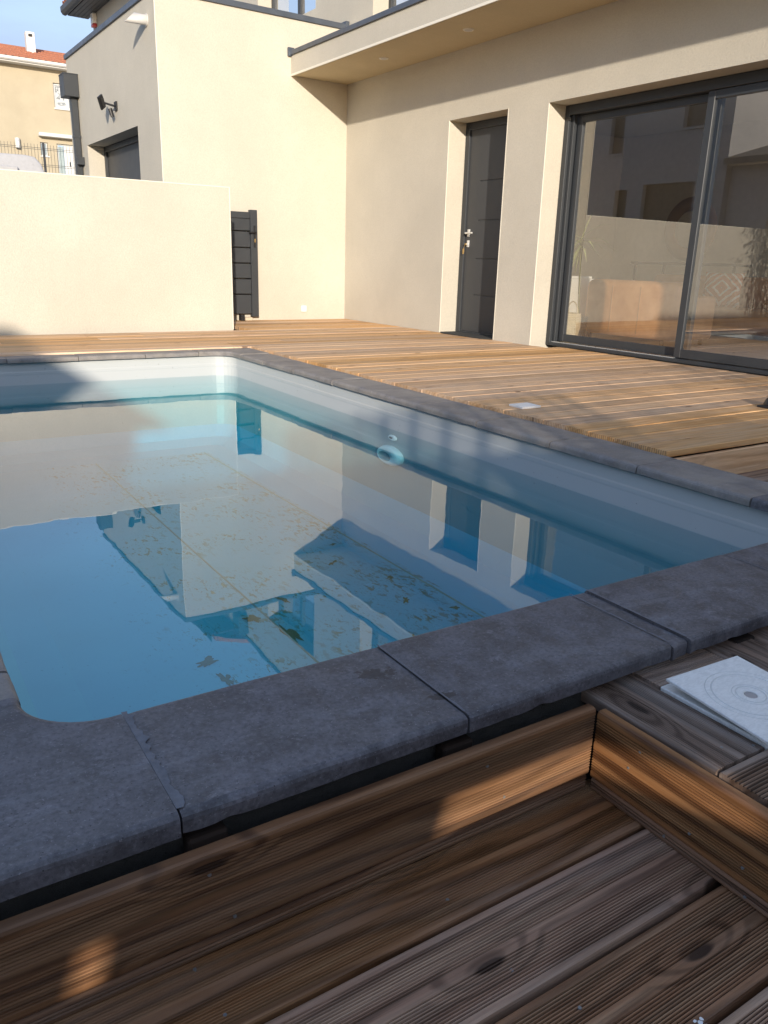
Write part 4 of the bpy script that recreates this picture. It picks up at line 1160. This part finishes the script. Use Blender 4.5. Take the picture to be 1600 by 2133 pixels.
ob('chimney_stack', MB().bbox(9.40, 9.80, 46.8, 47.2, 9.8, 11.0, .01), PVC, ch)
ob('chimney_vent', MB().box(9.51, 9.69, 46.785, 46.80, 10.78, 10.9), BLACK, ch)
# upstairs window with patterned shutters
fw_ = ob('window', MB().bbox(9.86, 9.93, 44.10, 44.16, 7.31, 8.37, .006).bbox(10.96, 11.04, 44.10, 44.16, 7.31, 8.37, .006).bbox(9.931, 10.959, 44.10, 44.16, 8.30, 8.37, .006).bbox(9.931, 10.959, 44.10, 44.16, 7.31, 7.38, .006).bbox(10.42, 10.52, 44.09, 44.165, 7.381, 8.299, .006), PVC, fh)
ob('window_sill', MB().bbox(9.80, 11.1, 43.93, 44.09, 7.23, 7.30, .01), PVC, fh)
for (x0, x1) in ((9.93, 10.42), (10.52, 10.96)):
    ob('pane', MB().box(x0, x1, 44.14, 44.15, 7.38, 8.30), plain('shutter_panel', (.50, .52, .53), .5), fw_)
    rng = random.Random(5+int(x0*10))
    pts = [(x0+(x1-x0)*(i+.5+rng.uniform(-.4, .4))/4, 7.38+.92*(j+.5+rng.uniform(-.4, .4))/7) for i in range(4) for j in range(7)]
    mb = MB()
    for i, p in enumerate(pts):
        for q in sorted(pts, key=lambda q: (q[0]-p[0])**2+(q[1]-p[1])**2)[1:4]:
            mb.tube((p[0], 44.125, p[1]), (q[0], 44.125, q[1]), .011, .011, 4, caps=False)
    ob('lattice', mb, LACE, fw_, kind='stuff')
ob('shutter_box', MB().bbox(8.95, 11.3, 43.62, 43.998, 5.96, 6.12, .02), PVC, fh)
w2 = ob('window', MB().bbox(9.03, 9.07, 44.10, 44.15, 5.14, 5.71, .004).bbox(9.31, 9.35, 44.10, 44.15, 5.14, 5.71, .004).bbox(9.071, 9.309, 44.10, 44.15, 5.67, 5.71, .004).bbox(9.071, 9.309, 44.10, 44.15, 5.14, 5.18, .004), PVC, fh)
ob('pane', MB().box(9.07, 9.31, 44.12, 44.13, 5.18, 5.67), plain('dim_glass', (.25, .30, .33), .15), w2)
ob('window_sill', MB().bbox(8.98, 9.40, 43.94, 44.09, 5.06, 5.13, .01), PVC, fh)
fd = ob('front_door', MB().bbox(10.12, 10.90, 44.12, 44.17, 3.65, 5.66, .01), PVC, fh)
ob('side_light', MB().bbox(9.86, 10.08, 44.13, 44.16, 3.65, 5.60, .005), plain('frosted_glass', (.32, .38, .38), .2), fd)
ob('door_frame', MB().bbox(9.78, 9.85, 44.10, 44.18, 3.62, 5.71, .01).bbox(9.851, 10.94, 44.10, 44.18, 5.665, 5.71, .01), PVC, fd)
ob('door_number_plate', MB().bbox(10.33, 10.40, 44.105, 44.119, 4.75, 4.95, .005), METAL, fd)
wl_ = ob('wall_lamp', MB().tube((7.98, 43.85, 5.35), (7.98, 43.85, 5.78), .11, .11, 14).box(7.94, 8.02, 43.9, 43.998, 5.5, 5.6), STEEL, base=(7.98, 43.85, 5.35), label='steel cylinder wall lamp on the distant ochre facade', cat='wall lamp')

# mesh panel fence on the slope
mf = empty('mesh_fence', (4, 30, 2.2), label='dark wire mesh fence panels running in front of the distant house', cat='fence')
for x in (6.24, 3.70, 8.78): ob('post', MB().bbox(x-.035, x+.035, 29.97, 30.03, 2.15, 4.13, .005), METAL, mf)
wires = 0
x = 1.25
while x < 8.8:
    ob('wire', MB().tube((x, 29.96, 2.3), (x, 29.96, 4.06), .0065, .0065, 4, caps=False), METAL, mf); x += .10
for z in (2.4, 2.9, 3.4, 3.9):
    for d in (0, .05): ob('rail_wire', MB().tube((1.2, 29.95, z+d), (8.8, 29.95, z+d), .008, .008, 4, caps=False), METAL, mf)

# white van parked behind the courtyard wall
van = empty('parked_van', (2.4, 24, 1.1), label='white panel van parked on the slope beyond the courtyard wall', cat='van')
zb = 1.12
side = [(-.6, .35), (-.75, .75), (-.6, 1.05), (.25, 1.25), (.95, 1.80), (1.15, 1.90), (4.40, 1.93), (4.62, 1.90), (4.76, 1.74), (4.93, 1.20), (4.98, .75), (4.98, .35)]
mb = MB(); rows = []
for (y, ins) in ((23.1, .16), (23.12, .05), (23.25, 0), (24.75, 0), (24.88, .05), (24.9, .16)):
    o = len(mb.v)
    for (sx_, sz_) in side:
        k_ = ins if sz_ > 1.0 else ins*.4
        cxm = 2.2; mb.v.append((sx_+(cxm-sx_)*k_*.25, y+(.14*(sz_-1.0)*(1 if y < 24 else -1) if sz_ > 1.0 else 0), zb+sz_-(k_*.25 if sz_ > 1.0 else 0)))
    rows.append(o)
n_ = len(side)
for a in range(len(rows)-1):
    for i in range(n_): mb.f.append((rows[a]+i, rows[a]+(i+1) % n_, rows[a+1]+(i+1) % n_, rows[a+1]+i)); mb.mi.append(0)
mb.f.append(tuple(range(n_))[::-1]); mb.f.append(tuple(range(rows[-1], rows[-1]+n_))); mb.mi += [0, 0]
vb = ob('van_body', mb, CARW, van, smooth=False); mm = vb.modifiers.new('bevel', 'BEVEL'); mm.width = .05; mm.segments = 3; mm.limit_method = 'ANGLE'
for p in vb.data.polygons: p.use_smooth = True
ob('side_panel', MB().bbox(1.9, 4.15, 23.06, 23.12, zb+1.02, zb+1.62, .02), CARW, van)
ob('roof_rail', MB().bbox(2.8, 3.4, 23.35, 23.40, zb+1.935, zb+1.955, .004), BLACK, van)
ob('side_window', MB().box(.5, 1.35, 23.10, 23.125, zb+1.05, zb+1.5), BLACK, van)
for x in (.35, 3.9):
    for y in (23.08, 24.72):
        wh = ob('wheel', MB().tube((x, y, zb+.33), (x, y+.2, zb+.33), .33, .33, 24), BLACK, van, base=(x, y, zb+.33))
        ob('rim', MB().tube((x, y-.004, zb+.33), (x, y+.01, zb+.33), .19, .19, 18), STEEL, wh, base=(x, y, zb+.33))

# neighbour's house: its shaded facade appears mirrored in the glass
nh = empty('neighbour_house', (-9, 12, 0), label='shaded grey neighbouring house reflected in the sliding glass', cat='house')
XN = -8.0
ob('facade', wallgrid((13.6, 18.4), (.0, 6.8), XN-.3, XN, [(14.3, 15.2, 4.35, 5.45), (17.2, 17.7, 3.9, 5.4), (14.6, 16.3, .3, 3.0), (16.85, 17.3, .9, 2.9)], 0), STUCCO_GREY, nh, weld=True)
ob('side_wall', MB().box(XN-8, XN-.301, 18.1, 18.4, 0, 6.8), STUCCO_GREY, nh)
ob('side_wall', MB().box(XN-8, XN-.301, 13.6, 13.9, 0, 6.8), STUCCO_GREY, nh)
ob('flat_roof', MB().box(XN-8, XN-.302, 13.901, 18.099, 6.5, 6.7), GRAVEL, nh)
for (y0, y1, z0, z1) in ((14.3, 15.2, 4.35, 5.45), (17.2, 17.7, 3.9, 5.4), (14.6, 16.3, .3, 3.0), (16.85, 17.3, .9, 2.9)):
    ob('window_pane', MB().box(XN-.2, XN-.16, y0, y1, z0, z1), BLACK, nh)
    ob('window_sill', MB().box(XN-.1, XN+.04, y0-.05, y1+.05, z0-.06, z0-.001), STUCCO_GREY, nh)
nl = empty('neighbour_annexe', (-9, 9, 0), label='low grey annexe with a shallow roof reflected in the glass', cat='building')
ob('annexe_wall', wallgrid((6.0, 13.58), (0, 3.3), XN-.5, XN-.2, [(10.4, 12.4, .3, 2.2)], 0), STUCCO_GREY, nl, weld=True)
ob('annexe_door', MB().box(XN-.42, XN-.38, 10.4, 12.4, .3, 2.2), BLACK, nl)
ob('annexe_roof', MB().add([(XN+.2, 5.6, 3.30), (XN+.2, 13.58, 3.30), (XN-4, 13.58, 4.4), (XN-4, 5.6, 4.4), (XN+.2, 5.6, 3.45), (XN+.2, 13.58, 3.45), (XN-4, 13.58, 4.55), (XN-4, 5.6, 4.55)], [(0, 1, 2, 3), (4, 5, 6, 7), (0, 1, 5, 4), (1, 2, 6, 5), (2, 3, 7, 6), (3, 0, 4, 7)]), METAL, nl)
pc = empty('parked_car', (-4, 12.5, -.38), label='dark parked car behind the courtyard wall seen only in the glass', cat='car') if False else None

# bamboo clumps
def bamboo(cx, cy, zg, canes, height, spread, leaves, label, seed):
    rg = random.Random(seed)
    t_ = empty('bamboo', (cx, cy, zg), label=label, cat='bamboo', group='bamboo clumps round the garden')
    lv = MB()
    for i in range(canes):
        a = rg.uniform(0, 6.28); r_ = rg.uniform(0, spread*.35)
        p0 = Vector((cx+r_*math.cos(a), cy+r_*math.sin(a), zg)); h = height*rg.uniform(.6, 1)
        lean = Vector((math.cos(a), math.sin(a), 0))*rg.uniform(.05, .30)*spread
        pts = [p0+Vector((0, 0, h*f))+lean*f*f for f in (0, .3, .55, .75, .9, 1)]
        mb = MB()
        for q in range(5): mb.tube(pts[q], pts[q+1], .011*(1-q*.18), .011*(1-(q+1)*.18), 5, caps=False)
        ob('cane', mb, CANE, t_)
        for q in range(leaves):
            f = rg.random()**.6*.86+.14; k_ = min(4, int(f*5)); base = pts[0]+Vector((0, 0, h*f))+lean*f*f
            aa = rg.uniform(0, 6.28); d = Vector((math.cos(aa), math.sin(aa), rg.uniform(-.6, .5))).normalized()
            b = base+d*rg.uniform(.02, .34)*spread; ln = rg.uniform(.07, .14); s_ = d.cross(Vector((rg.uniform(-.4, .4), rg.uniform(-.4, .4), 1))).normalized()*ln*.11
            e = b+d*ln+Vector((0, 0, -ln*.35))
            lv.add([b, b+d*ln*.4+s_, e, b+d*ln*.4-s_], [(0, 1, 2, 3)])
    ob('foliage', lv, LEAF, t_, kind='stuff')
    return t_
bamboo(-1.75, 7.25, -.39, 22, 3.6, 1.25, 240, 'bamboo clump left of the pool in front of the courtyard wall', 3)
bamboo(.75, -2.3, -.39, 16, 1.95, 1.2, 230, 'shortest unseen bamboo clump added to shade the terrace', 4)  # clumps from here on are unseen, added to dapple the terrace
bamboo(1.75, -2.3, -.39, 20, 2.10, 1.3, 240, 'unseen bamboo clump right of the shortest one, added to shade the terrace', 5)
bamboo(2.85, -2.35, -.39, 22, 2.25, 1.3, 240, 'unseen bamboo clump nearer the house, added to shade the terrace', 6)
bamboo(4.0, -2.3, -.39, 22, 2.45, 1.3, 240, 'tallest unseen bamboo clump beside the house, added to shade the terrace', 8)

# unseen board fence added behind the viewer to shade the near deck
sf_ = empty('shade_fence', (1, -1.5, -.39), label='unseen board fence added behind the viewer to shade the near deck', cat='fence')
YS = -1.5
for (z0, z1) in ((-.35, -.16), (-.155, .035), (.04, .235), (.24, .4425), (.512, .70), (.705, .90), (.905, 1.02)):
    ob('fence_board', MB().box(-4.2, 6.2, YS, YS+.022, z0, z1), FENCEW, sf_)
for (x0, x1) in ((-4.2, -1.008), (-.955, -.41), (.135, 6.2)):  # strips closing the slit, shaped to leave sun spots on the fascia
    mb = MB(); mb.add([(x0, YS-.02, .43), (x1, YS-.02, .43), (x1+(.03 if x1 < 0 else 0), YS-.02, .52), (x0+(.02 if x0 > -4 and x0 < 0 else 0), YS-.02, .52), (x0, YS-.001, .43), (x1, YS-.001, .43), (x1+(.03 if x1 < 0 else 0), YS-.001, .52), (x0+(.02 if x0 > -4 and x0 < 0 else 0), YS-.001, .52)],
           [(0, 1, 2, 3), (4, 5, 6, 7), (0, 1, 5, 4), (1, 2, 6, 5), (2, 3, 7, 6), (3, 0, 4, 7)])
    ob('batten', mb, FENCEW, sf_)
for x in (-4.1, -2.05, 1.9, 4.0, 6.1): ob('post', MB().box(x, x+.07, YS-.09, YS-.021, -.39, 1.05), FENCEW, sf_)
pk = empty('stripe_fence', (-.9, -4.2, -.39), label='unseen short picket fence added to stripe the sunlight on the pool wall', cat='fence')  # unseen, added so its gaps stripe the sun on the pool wall
for (z0, z1) in ((.0, .2), (.205, .4), (.405, .6), (.605, .8), (.805, 1.0), (1.005, 1.12), (1.30, 1.44)):
    ob('fence_board', MB().box(-1.75, .10, -4.2, -4.18, z0, z1), FENCEW, pk)
x = -1.75
while x < .02:
    ob('picket', MB().box(x, x+.085, -4.179, -4.16, 1.42, 2.05), FENCEW, pk); x += .137
for x in (-1.75, .03): ob('post', MB().box(x, x+.07, -4.29, -4.201, -.39, 1.44), FENCEW, pk)
# unseen shed added, its roof shaped to shade the left of the pool
sd_ = empty('shade_shed', (-5, -3, -.4), label='unseen grey shed added to shade the left of the pool', cat='shed')
ob('shed_wall', MB().box(-9.5, -2.78, -3.6, -1.8, -.4, 2.11), STUCCO_GREY, sd_)
ob('shed_roof', MB().add([(-9.7, -3.9, 2.12), (-2.62, -3.9, 2.12), (-2.62, -1.6, 2.12), (-9.7, -1.6, 2.12), (-8.2, -2.75, 2.95), (-3.75, -2.75, 2.95)], [(0, 1, 2, 3), (0, 1, 5, 4), (3, 2, 5, 4), (0, 4, 3), (1, 5, 2)]), TERRA, sd_)
